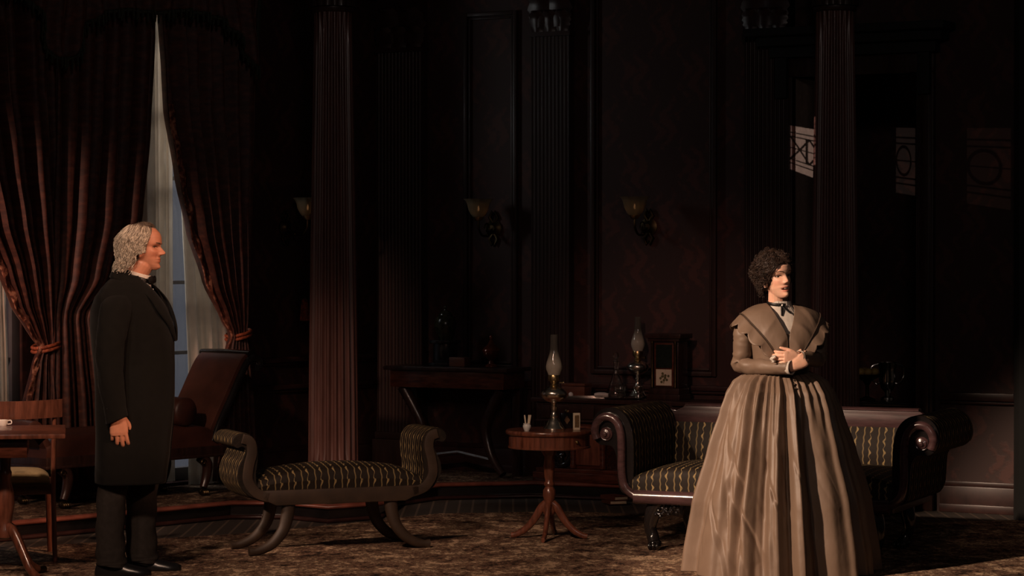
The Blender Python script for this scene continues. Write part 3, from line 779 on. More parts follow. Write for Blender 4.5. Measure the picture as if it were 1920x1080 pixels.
def cushion(x0, x1, y0, y1, z0, z1, crown, pitch, along='y', nx=60, ny=24):
    """soft seat pad; stripes run front to back over the front edge"""
    b = MB()
    r = 0.045
    path = []                              # from bottom front, over the top, to bottom back: (y, z)
    path += [(y0, z0), (y0-0.008, z0+(z1-z0)*0.45)]
    for k in range(7): a = pi*(1-k/12); path.append((y0+r+r*cos(a)*1.1, z1-r+r*sin(a)))
    for k in range(1, 9): path.append((y0+r+(y1-y0-2*r)*k/9, z1+0.012*sin(pi*k/9)))
    for k in range(7): a = pi/2*(1-k/6); path.append((y1-r+r*cos(a), z1-r+r*sin(a)))
    path.append((y1, z0)); acc = [0]
    for p, q in zip(path, path[1:]): acc.append(acc[-1]+sqrt((p[0]-q[0])**2+(p[1]-q[1])**2))
    n = len(path)-1
    def fn(u, v):
        i = int(round(v*n)); y, z = path[i]; x = x0+(x1-x0)*u
        e = min(u, 1-u)*2; sag = 1-(1-min(1, e*3.2))**2.2*0.35
        zz = z0+(z-z0)*sag+crown*(1-(2*u-1)**2)*((z-z0)/(z1-z0))
        return ((x, y, zz), (x/pitch, acc[i]))
    b.grid(fn, nx, n)
    W = nx+1
    b.f.append(tuple(W*j for j in range(n+1))); b.f.append(tuple(W*j+nx for j in reversed(range(n+1))))
    return b
def mirror(path): return [(-x, z) for x, z in path]

# ---------------------------------------------------------------- striped sofa
sofa = thing('scroll_arm_sofa', 'striped scroll arm sofa with polished dark frame behind the standing woman', 'sofa', (1.445, 13.44, 0.008), radians(-24))
A_IN = [(-0.72, 0.30), (-0.712, 0.40), (-0.712, 0.52), (-0.718, 0.61), (-0.738, 0.685), (-0.780, 0.735), (-0.835, 0.755), (-0.893, 0.745), (-0.938, 0.705), (-0.955, 0.645), (-0.942, 0.588), (-0.905, 0.555), (-0.865, 0.552), (-0.835, 0.545), (-0.812, 0.50), (-0.805, 0.42), (-0.800, 0.35), (-0.775, 0.30)]
S_FR = catmull([(-0.64, 0.278), (-0.70, 0.288), (-0.758, 0.335), (-0.775, 0.42), (-0.776, 0.53), (-0.780, 0.610), (-0.797, 0.668), (-0.835, 0.702), (-0.882, 0.704), (-0.918, 0.672), (-0.930, 0.625), (-0.918, 0.585)], 5)
for sg in (-1, 1):
    prof = closed_cat(A_IN, 4)
    if sg > 0: prof = mirror(prof)
    loop_pad(prof, -0.345, 0.40, 0.088).build('arm_upholstery', M['stripe'], sofa, angle=50)
    fr = S_FR if sg < 0 else mirror(S_FR)
    MB().tube([(x, -0.362, z) for x, z in fr], (0.022, 0.023), 12, up=(0, 1, 0)).build('arm_frame', M['rosewood'], sofa, angle=60)
    MB().tube([(x, 0.405, z) for x, z in fr], (0.020, 0.020), 8, up=(0, 1, 0)).build('arm_frame', M['rosewood'], sofa, angle=60)
    b = MB().prism([(p[0], p[1]) for p in prof], -0.352, -0.346); b.build('scroll_panel', M['ebony'], sofa, angle=30)
    b = MB().lathe([(0.036, 0.0), (0.037, 0.008), (0.032, 0.014), (0.026, 0.012), (0.026, 0.020), (0.014, 0.024), (0.010, 0.034), (0.0, 0.036)], 20, (sg*0.868, -0.350, 0.612), 'y'); b.build('boss', M['rosewood'], sofa)
    # carved leg: leafy bracket and a paw foot
    for fy in (-0.30, 0.30):
        x0 = sg*0.60
        b = MB()
        pth = catmull([(x0-sg*0.02, fy, 0.265), (x0+sg*0.015, fy-0.01, 0.20), (x0+sg*0.03, fy-0.015, 0.12), (x0+sg*0.015, fy-0.015, 0.07), (x0-sg*0.0, fy-0.03, 0.035)], 4)
        b.tube(pth, [0.055-0.022*min(1, i/8) for i in range(len(pth))], 12)
        for k in (-1, 0, 1): b.ball((x0+k*0.022+sg*-0.012, fy-0.062, 0.022), (0.014, 0.030, 0.022), 6)
        b.ball((x0, fy-0.025, 0.030), (0.040, 0.035, 0.030), 8)
        leg = b.build('leg', M['ebony'], sofa, angle=60)
        b = MB()
        for k in range(3):
            cx = x0-sg*(0.035+0.045*k); r0 = 0.040-0.008*k
            sp = [(cx+r0*(1-a/11)*cos(a+0.8), fy-0.035, 0.215+0.012*k+r0*(1-a/11)*sin(a+0.8)) for a in [q*0.45 for q in range(20)]]
            b.tube(sp, [0.011]*14+[0.010, 0.009, 0.009, 0.008, 0.008, 0.007], 7)
            for q in range(4): b.ball((cx+0.02*cos(q*1.7), fy-0.05, 0.195+0.012*k+0.016*sin(q*1.7)), 0.010, 5)
        b.build('carved_bracket', M['ebony'], leg, angle=60)
MB().tube([(-0.70, -0.362, 0.282), (-0.3, -0.366, 0.282), (0.3, -0.366, 0.282), (0.70, -0.362, 0.282)], (0.038, 0.030), 14, up=(0, 0, 1)).build('front_rail', M['rosewood'], sofa, angle=60)
MB().box(-0.72, 0.72, -0.35, 0.40, 0.245, 0.31).build('seat_frame', M['dark_wood'], sofa, bevel=0.01)
cushion(-0.715, 0.715, -0.355, 0.32, 0.305, 0.435, 0.015, 0.080).build('seat_cushion', M['stripe'], sofa, angle=60)
b = MB()
def fb(u, v):
    x = -0.72+1.44*u; z = 0.40+0.245*v
    return ((x, 0.275+0.035*v-0.035*sin(pi*v)*(1-abs(2*u-1)**4)-0.0, z), (x/0.080+0.3, z))
b.grid(fb, 60, 14); k0 = len(b.v)
b.grid(lambda u, v: ((-0.72+1.44*u, 0.40, 0.40+0.245*v), (0.5, 0)), 60, 1)
b.build('back_cushion', M['stripe'], sofa, angle=60)
crest = [(-0.72, 0.38), (-0.72, 0.635)] + catmull([(-0.87, 0.735), (-0.835, 0.748), (-0.79, 0.738), (-0.75, 0.712), (-0.722, 0.708)], 4) + [(-0.690, 0.722), (-0.668, 0.738)]
crest = crest + [(-x, z) for x, z in reversed(crest)]
MB().prism(crest, 0.34, 0.395).build('crest_rail', M['rosewood'], sofa, bevel=0.008)
MB().tube([(-0.668, 0.365, 0.738), (0, 0.365, 0.738), (0.668, 0.365, 0.738)], (0.012, 0.034), 10, up=(0, 0, 1)).build('crest_moulding', M['rosewood'], sofa, angle=60)

# ---------------------------------------------------------------- striped window bench
bench = thing('scroll_end_bench', 'gold striped scroll end bench on curved sabre legs in front of the column', 'bench', (-0.975, 13.43, 0.014), radians(22.6))
B_AR = [(-0.33, 0.265), (-0.425, 0.275), (-0.515, 0.31), (-0.567, 0.385), (-0.565, 0.455), (-0.537, 0.515), (-0.525, 0.555), (-0.545, 0.575), (-0.578, 0.568), (-0.600, 0.590), (-0.592, 0.622), (-0.555, 0.640), (-0.505, 0.634), (-0.470, 0.600), (-0.458, 0.545), (-0.462, 0.480), (-0.470, 0.42), (-0.455, 0.35), (-0.38, 0.325)]
for sg in (-1, 1):
    prof = closed_cat(B_AR, 4)
    if sg > 0: prof = mirror(prof)
    loop_pad(prof, -0.180, 0.180, 0.064, ny=28).build('arm_upholstery', M['stripe'], bench, angle=50)
    e0 = catmull([(-0.40, 0.30), (-0.47, 0.325), (-0.515, 0.39), (-0.51, 0.47), (-0.493, 0.54), (-0.505, 0.595), (-0.545, 0.612)], 5)
    e0 = e0 if sg < 0 else mirror(e0)
    for y0, y1 in ((-0.192, -0.174), (0.174, 0.192)):
        MB().strip(e0, [0.026]*len(e0), y0, y1).build('arm_facing', M['bench_wood'], bench, bevel=0.004)
    for fy in (-1, 1):
        pth = catmull([(sg*0.285, fy*0.155, 0.285), (sg*0.292, fy*0.157, 0.20), (sg*0.318, fy*0.160, 0.12), (sg*0.375, fy*0.163, 0.055), (sg*0.445, fy*0.165, 0.022), (sg*0.505, fy*0.166, 0.015)], 5)
        n = len(pth)
        MB().tube(pth, [(0.040-0.020*i/n, 0.026-0.008*i/n) if i < n-4 else (0.020+0.002*(i-n+4), 0.019) for i in range(n)], 12, up=(0, 0, 1) if False else None).build('leg', M['bench_wood'], bench, angle=60)
for y0, y1 in ((-0.192, -0.165), (0.165, 0.192)):
    poly = [(-0.44, 0.335), (0.44, 0.335), (0.44, 0.29), (0.36, 0.255), (-0.36, 0.255), (-0.44, 0.29)]
    MB().prism(poly, y0, y1).build('side_rail', M['bench_wood'], bench, bevel=0.006)
MB().box(-0.40, 0.40, -0.165, 0.165, 0.28, 0.335).build('seat_board', M['bench_wood'], bench)
cushion(-0.46, 0.46, -0.178, 0.178, 0.33, 0.405, 0.042, 0.074).build('seat_cushion', M['stripe'], bench, angle=60)

# ---------------------------------------------------------------- drum table
DT_ = thing('drum_table', 'small round mahogany drum table on splayed legs holding the oil lamp', 'table', (0.207, 13.90, 0.013), radians(0))
MB().lathe([(0, 0.578), (0.238, 0.578), (0.243, 0.584), (0.243, 0.596), (0.238, 0.602), (0, 0.602)], 64).build('tabletop', M['mahogany_red'], DT_, angle=50)
MB().lathe([(0, 0.500), (0.222, 0.500), (0.230, 0.503), (0.230, 0.511), (0.226, 0.514), (0.226, 0.572), (0.231, 0.577), (0, 0.577)], 64).build('apron', M['mahogany_red'], DT_, angle=40)
MB().lathe([(0.0, 0), (0.008, 0), (0.010, 0.006), (0.005, 0.012), (0, 0.014)], 12, (0.150, -0.172, 0.545), 'y').build('drawer_knob', M['brass'], DT_)
MB().lathe([(0.0, 0.13), (0.030, 0.13), (0.036, 0.15), (0.030, 0.175), (0.022, 0.19), (0.028, 0.205), (0.036, 0.235), (0.034, 0.265), (0.022, 0.285), (0.030, 0.295), (0.030, 0.305), (0.022, 0.315), (0.027, 0.34), (0.032, 0.40), (0.026, 0.45), (0.05, 0.49), (0.05, 0.50), (0, 0.50)], 24).build('pedestal', M['mahogany_red'], DT_, angle=50)
for k in range(4):
    a = radians(-100+90*k)
    pth = catmull([(0.015, 0.19), (0.045, 0.165), (0.085, 0.10), (0.135, 0.045), (0.185, 0.016), (0.215, 0.010)], 5)
    MB().tube([(r*cos(a), r*sin(a), z) for r, z in pth], [(0.026-0.012*i/len(pth), 0.017-0.006*i/len(pth)) for i in range(len(pth))], 10, up=(-sin(a), cos(a), 0) if False else None).build('leg', M['mahogany_red'], DT_, angle=60)

# ---------------------------------------------------------------- oil lamps
def make_lamp(label):
    t = thing('oil_lamp', label, 'lamp', group=None)
    MB().lathe([(0, 0), (0.058, 0), (0.060, 0.008), (0.056, 0.016), (0.046, 0.026), (0.040, 0.040), (0.026, 0.062), (0.018, 0.070), (0, 0.070)], 32).build('lamp_base', M['nickel'], t)
    MB().lathe([(0.018, 0.068), (0.023, 0.076), (0.017, 0.086), (0.012, 0.10), (0.017, 0.118), (0.019, 0.128), (0.013, 0.136), (0.016, 0.15), (0, 0.155)], 24).build('stem', M['nickel'], t)
    MB().lathe([(0, 0.148), (0.02, 0.150), (0.045, 0.160), (0.066, 0.178), (0.074, 0.198), (0.070, 0.214), (0.052, 0.228), (0.034, 0.238), (0.026, 0.244), (0, 0.244)], 36).build('oil_font', M['nickel'], t)
    MB().lathe([(0.018, 0.243), (0.026, 0.248), (0.020, 0.258), (0.024, 0.268), (0.034, 0.275), (0.036, 0.296), (0.033, 0.305), (0, 0.305)], 24).build('burner', M['brass'], t)
    MB().tube([(0.030, 0, 0.262), (0.050, 0, 0.262)], 0.004, 6).lathe([(0.0, 0), (0.010, 0), (0.010, 0.004), (0, 0.004)], 12, (0.050, 0, 0.262), 'x').build('wick_knob', M['brass'], t)
    pr = [(0.031, 0.300), (0.034, 0.312), (0.043, 0.335), (0.045, 0.352), (0.040, 0.378), (0.030, 0.408), (0.0245, 0.430), (0.0215, 0.47), (0.0205, 0.528)]
    pr = pr+[(r-0.0025, h) for r, h in reversed(pr)]
    MB().lathe(pr, 32, cap=False).build('chimney', M['chimney'], t)
    return t
def mat_chimney():
    """frosted below, clear smoky glass towards the open top"""
    m, N, L, B = new_mat('part_frosted_chimney_glass')
    t = N.new('ShaderNodeTexCoord'); sp = N.new('ShaderNodeSeparateXYZ'); L.new(t.outputs['Object'], sp.inputs[0])
    fac = ramp(N, L, sp.outputs[2], [(0.365, (0.66, 0.66, 0.66)), (0.445, (0.085, 0.085, 0.085))])
    d = N.new('ShaderNodeBsdfDiffuse'); d.inputs[0].default_value = (0.82, 0.78, 0.68, 1)
    tr = N.new('ShaderNodeBsdfTranslucent'); tr.inputs[0].default_value = (0.85, 0.80, 0.68, 1)
    m1 = N.new('ShaderNodeMixShader'); m1.inputs[0].default_value = 0.5; L.new(d.outputs[0], m1.inputs[1]); L.new(tr.outputs[0], m1.inputs[2])
    tp = N.new('ShaderNodeBsdfTransparent'); tp.inputs[0].default_value = (0.75, 0.76, 0.74, 1)
    m2 = N.new('ShaderNodeMixShader'); L.new(fac, m2.inputs[0]); L.new(tp.outputs[0], m2.inputs[1]); L.new(m1.outputs[0], m2.inputs[2])
    g = N.new('ShaderNodeBsdfGlossy'); g.inputs['Roughness'].default_value = 0.05
    m3 = N.new('ShaderNodeMixShader'); m3.inputs[0].default_value = 0.05; L.new(m2.outputs[0], m3.inputs[1]); L.new(g.outputs[0], m3.inputs[2])
    L.new(m3.outputs[0], N['Material Output'].inputs[0]); return m
M['chimney'] = mat_chimney()
DTZ = 0.6155
lamp1 = make_lamp('nickel oil lamp with frosted chimney on the drum table'); lamp1.location = (0.233, 13.87, DTZ)
# china spill vase and upright card case on the drum table
def on_table(px, py, zt): return F(px, py, zt)
p = on_table(988, 808, DTZ)
t = thing('spill_vase', 'tiny china spill vase with paper spills on the drum table', 'vase', (p.x, p.y, DTZ))
MB().lathe([(0, 0), (0.013, 0), (0.015, 0.004), (0.021, 0.016), (0.023, 0.028), (0.019, 0.036), (0.021, 0.042), (0.018, 0.040), (0.016, 0.030), (0, 0.008)], 24).build('vase_body', M['white_china'], t)
for dx, dy in ((-0.010, 0.0), (0.009, 0.004), (0.016, -0.004)):
    MB().tube([(dx*0.4, dy*0.4, 0.012), (dx*1.3, dy, 0.088)], (0.004, 0.0015), 6).build('spill', M['paper'], t)
p = on_table(1081, 806, DTZ)
t = thing('card_case', 'upright cream bordered card case standing on the drum table', 'card case', (p.x, p.y, DTZ), radians(14))
MB().box(-0.019, 0.019, -0.008, 0.008, 0, 0.094).build('case_body', M['paper'], t, bevel=0.002)
MB().box(-0.0125, 0.0125, -0.0095, -0.0075, 0.014, 0.082).build('picture_panel', mat('sepia_card_picture', (0.13, 0.075, 0.03), 0.6, var=0.8, scale=120), t)
p = on_table(1062, 803, DTZ)
t = thing('tea_caddy', 'dark little box with an ochre diamond behind the card case', 'box', (p.x, p.y+0.02, DTZ), radians(10))
MB().box(-0.035, 0.035, -0.02, 0.02, 0, 0.085).build('box_body', M['ebony'], t, bevel=0.004)
MB().prism([(0, 0.022), (0.016, 0.046), (0, 0.072), (-0.016, 0.046)], -0.0225, -0.019).build('diamond_inlay', mat('ochre_inlay', (0.14, 0.07, 0.03), 0.5), t)

# ---------------------------------------------------------------- sideboard along the back wall
XA, XB = WC.hit(1000, 745, 0.42)[0], WC.hit(1345, 745, 0.42)[0]
SB_Z = 0.655
sb = thing('sideboard', 'low dark sideboard under the wall panel carrying decanter, lamp and clock', 'sideboard', WC.pt((XA+XB)/2, 0.0, 0.0), WC.a)
hw = (XB-XA)/2
MB().box(-hw, hw, -0.46, -0.115, SB_Z-0.028, SB_Z).build('worktop', M['dark_wood'], sb, bevel=0.006)
MB().box(-hw+0.03, hw-0.03, -0.43, -0.12, SB_Z-0.145, SB_Z-0.03).box(-hw+0.022, hw-0.022, -0.438, -0.12, SB_Z-0.155, SB_Z-0.143).build('frieze', M['dark_wood'], sb, bevel=0.004)
for k in (-1, 0, 1):
    cx = k*(hw-0.06)*0.66
    d = MB().box(cx-hw*0.29, cx+hw*0.29, -0.442, -0.43, SB_Z-0.132, SB_Z-0.045).build('drawer', M['dark_wood'], sb, bevel=0.004)
    MB().lathe([(0, 0), (0.012, 0), (0.016, 0.010), (0, 0.018)], 14, (cx, -0.442, SB_Z-0.088), 'y').build('knob', M['dark_brass'], d)
MB().box(-hw+0.01, hw-0.01, -0.45, -0.12, PZ, PZ+0.06).box(-hw+0.025, hw-0.025, -0.435, -0.12, PZ+0.06, PZ+0.085).build('plinth', M['mahogany'], sb, bevel=0.006)
MB().box(-hw+0.04, hw-0.04, -0.14, -0.12, PZ+0.085, SB_Z-0.15).build('back_panel', M['dark_wood'], sb)
for k, xk in enumerate((-hw+0.40, hw-0.22)):
    q = MB().box(xk-0.12, xk+0.12, -0.40, -0.14, PZ+0.085, SB_Z-0.15).build('pedestal_cabinet', M['mahogany'], sb, bevel=0.005)
    MB().box(xk-0.095, xk+0.095, -0.412, -0.40, PZ+0.11, SB_Z-0.18).build('door', M['mahogany_red'], q, bevel=0.005)
    for sx in (-0.108, 0.108):
        MB().lathe([(0.012, PZ+0.085), (0.020, PZ+0.09), (0.022, PZ+0.11), (0.017, PZ+0.13), (0.022, 0.36), (0.017, SB_Z-0.20), (0.022, SB_Z-0.17), (0.02, SB_Z-0.15)], 14, (xk+sx, -0.415, 0)).build('colonnette', M['mahogany'], q)
for sx in (-hw+0.14, -hw+0.245):
    b = MB(); sg = 1 if sx > -hw+0.2 else -1
    pth = catmull([(sx, -0.40, SB_Z-0.155), (sx+sg*0.045, -0.40, SB_Z-0.22), (sx+sg*0.05, -0.40, SB_Z-0.30), (sx+sg*0.01, -0.40, PZ+0.13), (sx-sg*0.05, -0.40, PZ+0.105), (sx-sg*0.055, -0.40, PZ+0.16), (sx-sg*0.02, -0.40, PZ+0.175)], 5)
    b.tube(pth, [0.026-0.008*i/len(pth) for i in range(len(pth))], 10); lg = b.build('scroll_support', M['ebony'], sb, angle=60)
    b = MB()
    b.tube([(sx+sg*(0.03+0.008*q), -0.428, SB_Z-0.20-0.022*q) for q in range(6)], [0.004, 0.009, 0.006, 0.009, 0.006, 0.004], 6); b.build('gilt_ornament', M['brass'], lg)
def on_sb(px, off, z=SB_Z, wall=WC):
    s, _ = wall.hit(px, 740, off); v = wall.pt(s, off, z); return v
p = on_sb(1081, 0.20)
t = thing('wooden_box', 'plain reddish wooden box at the back of the sideboard', 'box', p, WC.a)
MB().box(-0.085, 0.085, -0.05, 0.05, 0, 0.066).build('box_body', M['brown_box'], t, bevel=0.003)
MB().box(-0.088, 0.088, -0.053, 0.053, 0.068, 0.086).build('lid', M['brown_box'], t, bevel=0.003)
p = on_sb(1100, 0.36)
t = thing('pen_tray', 'narrow pale tray lying on the sideboard in front of the wooden box', 'tray', p, WC.a+0.28)
MB().box(-0.125, 0.125, -0.035, 0.035, 0, 0.007).box(-0.125, 0.125, -0.035, -0.030, 0.007, 0.013).box(-0.125, 0.125, 0.030, 0.035, 0.007, 0.013).build('tray_body', M['silver'], t, bevel=0.002)
MB().ball((-0.105, 0, 0.022), (0.016, 0.016, 0.016), 8).build('stopper_ball', M['white_china'], t)
p = on_sb(1128, 0.38, SB_Z+0.0075)
t = MB().tube([(-0.045, 0, 0.016), (-0.02, 0, 0.018), (0.02, 0, 0.018), (0.045, 0, 0.016)], [(0.012, 0.02), (0.016, 0.026), (0.016, 0.026), (0.011, 0.02)], 12).build('napkin', M['linen'])
t.location = p; t.rotation_euler = (0, 0, WC.a+0.28); tag(t, 'rolled white napkin on the pale tray beside the decanter', 'napkin')
p = on_sb(1169, 0.335)
t = MB().lathe([(0, 0), (0.10, 0), (0.118, 0.006), (0.128, 0.013), (0.124, 0.014), (0.11, 0.008), (0, 0.006)], 48).build('salver', M['silver']); t.location = p
tag(t, 'round silver salver under the decanter and glasses', 'salver')
SV = SB_Z+0.0065
p = on_sb(1155, 0.30, SV)
t = thing('decanter', 'cut glass decanter with ball stopper on the salver', 'decanter', p)
MB().lathe([(0, 0), (0.056, 0), (0.062, 0.010), (0.060, 0.03), (0.046, 0.075), (0.030, 0.125), (0.018, 0.165), (0.015, 0.20), (0.021, 0.232), (0.026, 0.236), (0.013, 0.232), (0.011, 0.20), (0.014, 0.165), (0.026, 0.125), (0.042, 0.075), (0.055, 0.03), (0.05, 0.012), (0, 0.010)], 32, wave=lambda a, h: 1+(0.03*cos(12*a) if h < 0.11 else 0)).build('bottle', M['glass'], t)
MB().lathe([(0.0, 0.205), (0.010, 0.21), (0.012, 0.238), (0.008, 0.248), (0.016, 0.258), (0.021, 0.272), (0.016, 0.288), (0, 0.294)], 20).build('stopper', M['glass'], t)
for px, off, lb, mm in ((1163, 0.395, 'small stemmed cut glass in front of the decanter', 'glass'), (1197, 0.36, 'small silver goblet on the salver below the second oil lamp', 'silver')):
    p = on_sb(px, off, SV+0.002); t = thing('goblet', lb, 'goblet', p)
    MB().lathe([(0, 0), (0.026, 0), (0.026, 0.004), (0.008, 0.008), (0.006, 0.022), (0.012, 0.028), (0, 0.030)], 24).build('foot', M[mm], t)
    MB().lathe([(0.008, 0.026), (0.026, 0.034), (0.034, 0.052), (0.036, 0.076), (0.033, 0.076), (0.031, 0.052), (0.022, 0.038), (0, 0.034)], 24, cap=True, wave=lambda a, h: 1+0.025*cos(10*a)).build('bowl', M[mm], t)
p = on_sb(1196, 0.145); lamp2 = copy_tree(lamp1); lamp2.location = p; lamp2.rotation_euler = (0, 0, WC.a)
lamp2['label'] = 'nickel oil lamp standing behind the salver next to the clock'
p = on_sb(1254, 0.23)
t = thing('mantel_clock', 'dark wooden mantel clock with cream tablet on the sideboard', 'clock', p, WC.a)
MB().box(-0.115, 0.115, -0.085, 0.085, 0, 0.035).box(-0.108, 0.108, -0.078, 0.08, 0.035, 0.075).box(-0.098, 0.098, -0.066, 0.075, 0.075, 0.375).build('case', M['dark_wood'], t, bevel=0.004)
MB().box(-0.112, 0.112, -0.085, 0.08, 0.375, 0.395).box(-0.128, 0.128, -0.10, 0.09, 0.395, 0.425).build('cornice', M['dark_wood'], t, bevel=0.006)
for sx in (-0.082, 0.082):
    MB().lathe([(0.011, 0.076), (0.012, 0.09), (0.009, 0.10), (0.009, 0.35), (0.012, 0.36), (0.011, 0.375)], 14, (sx, -0.076, 0)).build('half_column', M['dark_brass'], t)
dr = MB().box(-0.068, 0.068, -0.072, -0.066, 0.085, 0.365).build('door', M['mahogany'], t, bevel=0.002)
MB().box(-0.057, 0.057, -0.075, -0.071, 0.205, 0.355).build('glass_panel', M['dark_glass'], dr)
MB().box(-0.055, 0.055, -0.0765, -0.071, 0.092, 0.196).build('tablet', M['paper'], dr)
b = MB()
for k in range(9):
    a = k*2.4; r = 0.010+0.0032*k; cx, cz = r*cos(a), 0.142+r*0.95*sin(a)
    b.lathe([(0, 0), (0.009, 0), (0.009, 0.001), (0, 0.001)], 8, (cx, -0.0765, cz), 'y')
b.tube([(0, -0.0768, 0.105), (0.004, -0.0768, 0.14), (-0.006, -0.0768, 0.176)], 0.002, 5).build('painted_sprig', mat('green_painted_sprig', (0.10, 0.09, 0.03), 0.7, var=0.4), dr)
p = F(1152, 946)
for k, (lb, wd) in enumerate((('lower thin pale book lying on the floor beside the sofa', 0.11), ('upper thin pale book lying on the floor beside the sofa', 0.10))):
    t = thing('book', lb, 'book', (p.x, p.y, 0.0085+0.026*k), 0.3+0.25*k, 'books on the floor beside the sofa')
    MB().box(-wd/2-0.004, wd/2+0.004, -0.08, 0.08, 0, 0.003).box(-wd/2-0.004, wd/2+0.004, -0.08, 0.08, 0.021, 0.025).box(-wd/2-0.004, -wd/2, -0.08, 0.08, 0.003, 0.021).build('cover', M['brown_box'], t)
    MB().box(-wd/2+0.001, wd/2-0.002, -0.077, 0.077, 0.0032, 0.0208).build('pages', M['paper'], t)

# ---------------------------------------------------------------- console table in the dark corner
s0 = WC.hit(868, 690, 0.24)[0]
ct = thing('console_table', 'very dark console table in the corner between pilaster and wall light', 'table', WC.pt(s0, 0.0, PZ), WC.a)
MB().box(-0.50, 0.46, -0.46, -0.12, 0.70, 0.728).build('tabletop', M['dark_wood'], ct, bevel=0.006)
MB().box(-0.46, 0.42, -0.43, -0.14, 0.585, 0.70).build('frieze', M['mahogany'], ct, bevel=0.004)
for sx in (-0.42, 0.38):
    pth = catmull([(sx*0.95, -0.36, 0.585), (sx*0.72, -0.35, 0.42), (sx*0.62, -0.34, 0.30), (sx*0.75, -0.35, 0.14), (sx*1.02, -0.38, 0.02)], 6)
    MB().tube(pth, [0.042-0.016*i/len(pth) for i in range(len(pth))], 10).build('leg', M['dark_wood'], ct, angle=60)
    MB().box(sx-0.03, sx+0.03, -0.19, -0.14, 0.0, 0.585).build('leg', M['dark_wood'], ct, bevel=0.004)
MB().tube([(-0.30, -0.33, 0.11), (0, -0.30, 0.15), (0.27, -0.33, 0.11)], 0.018, 8).build('stretcher', M['dark_wood'], ct)
CZ = PZ+0.729
s, _ = WC.hit(835, 600, 0.25); p = WC.pt(s, 0.25, CZ)
t = thing('pedestal_stand', 'black square stand carrying the lidded green jar', 'stand', p, WC.a)
MB().box(-0.085, 0.085, -0.085, 0.085, 0, 0.02).box(-0.06, 0.06, -0.06, 0.06, 0.02, 0.15).box(-0.08, 0.08, -0.08, 0.08, 0.15, 0.172).build('stand_body', M['ebony'], t, bevel=0.004)
t = thing('lidded_jar', 'dark green lidded jar on the black stand', 'jar', p+Vector((0, 0, 0.173)))
MB().lathe([(0, 0), (0.044, 0), (0.046, 0.01), (0.060, 0.04), (0.074, 0.085), (0.076, 0.115), (0.066, 0.150), (0.044, 0.168), (0, 0.168)], 32).build('jar_body', M['urn'], t)
MB().lathe([(0.048, 0.166), (0.046, 0.178), (0.030, 0.194), (0.010, 0.202), (0.007, 0.210), (0.012, 0.218), (0.010, 0.230), (0, 0.236)], 24).build('lid', M['urn'], t)
s, _ = WC.hit(862, 680, 0.34); p = WC.pt(s, 0.34, CZ)
t = MB().box(-0.06, 0.06, -0.04, 0.04, 0, 0.062).build('wooden_casket', M['brown_box'], bevel=0.004); t.location = p; t.rotation_euler = (0, 0, WC.a)
tag(t, 'small brown casket lying on the dark console table', 'box')
s, _ = WC.hit(921, 680, 0.28); p = WC.pt(s, 0.28, CZ)
t = thing('lidded_urn', 'small red lacquer urn with pointed lid on the console table', 'urn', p)
MB().lathe([(0, 0), (0.042, 0), (0.042, 0.012), (0.020, 0.022), (0.014, 0.04), (0.024, 0.052), (0.048, 0.072), (0.058, 0.098), (0.060, 0.108), (0, 0.108)], 28).build('urn_body', M['urn_red'], t)
MB().lathe([(0.063, 0.107), (0.060, 0.118), (0.040, 0.136), (0.026, 0.150), (0.016, 0.170), (0.008, 0.182), (0.013, 0.192), (0.010, 0.206), (0, 0.216)], 28).build('lid', M['urn_red'], t)

# ---------------------------------------------------------------- hall table with silver seen through the doorway
s0 = WC.hit(1648, 745, -0.75)[0]
ht = thing('hall_table', 'dark hall table seen through the doorway behind the sofa', 'table', WC.pt(s0, -0.75, 0.0), WC.a)
MB().box(-0.32, 0.32, -0.2, 0.2, 0.60, 0.63).build('tabletop', M['ebony'], ht, bevel=0.004)
MB().box(-0.29, 0.29, -0.18, 0.18, 0.50, 0.60).build('apron', M['ebony'], ht)
for sx in (-0.27, 0.27):
    for sy in (-0.16, 0.16): MB().tube([(sx, sy, 0.52), (sx, sy, 0.25), (sx, sy, 0.0)], [0.022, 0.018, 0.014], 8).build('leg', M['ebony'], ht)
HTZ = 0.631
def on_hall(px, off): s, _ = WC.hit(px, 700, off); return WC.pt(s, off, HTZ)
p = on_hall(1626, -0.63)
t = thing('fruit_stand', 'gilt footed dish of yellow fruit on the hall table', 'dish', p)
MB().lathe([(0, 0), (0.06, 0), (0.05, 0.012), (0.014, 0.03), (0.012, 0.10), (0.03, 0.13), (0.085, 0.16), (0.092, 0.175), (0.086, 0.172), (0.03, 0.142), (0, 0.14)], 32, wave=lambda a, h: 1+(0.05*cos(10*a) if h > 0.15 else 0)).build('dish_body', M['dark_brass'], t)
for k, (dx, dy, dz) in enumerate(((-0.045, -0.03, 0.19), (0.0, -0.04, 0.19), (0.045, -0.02, 0.19), (-0.01, 0.03, 0.19))):
    f_ = MB().ball((0, 0, 0), (0.030, 0.030, 0.027), 10).build('yellow_fruit', M['fruit']); f_.location = p+Vector((dx, dy, dz))
    tag(f_, 'yellow fruit heaped in the gilt footed dish', 'fruit', 'fruit in the gilt dish')
p = on_hall(1664, -0.84)
t = thing('silver_urn', 'dim silver hot water urn with a handle on the hall table', 'urn', p)
MB().lathe([(0, 0), (0.045, 0), (0.042, 0.012), (0.016, 0.025), (0.016, 0.045), (0.045, 0.075), (0.056, 0.13), (0.050, 0.185), (0.060, 0.225), (0.066, 0.245), (0.060, 0.246), (0.046, 0.19), (0, 0.18)], 28).build('urn_body', M['dark_silver'] if 'dark_silver' in M else M['silver'], t)
for sx in (-1, 1):
    b = MB(); b.tube(catmull([(sx*0.062, 0, 0.235), (sx*0.105, 0, 0.215), (sx*0.108, 0, 0.15), (sx*0.075, 0, 0.105), (sx*0.052, 0, 0.11)], 5), 0.006, 7); b.build('handle', M['silver'], t)
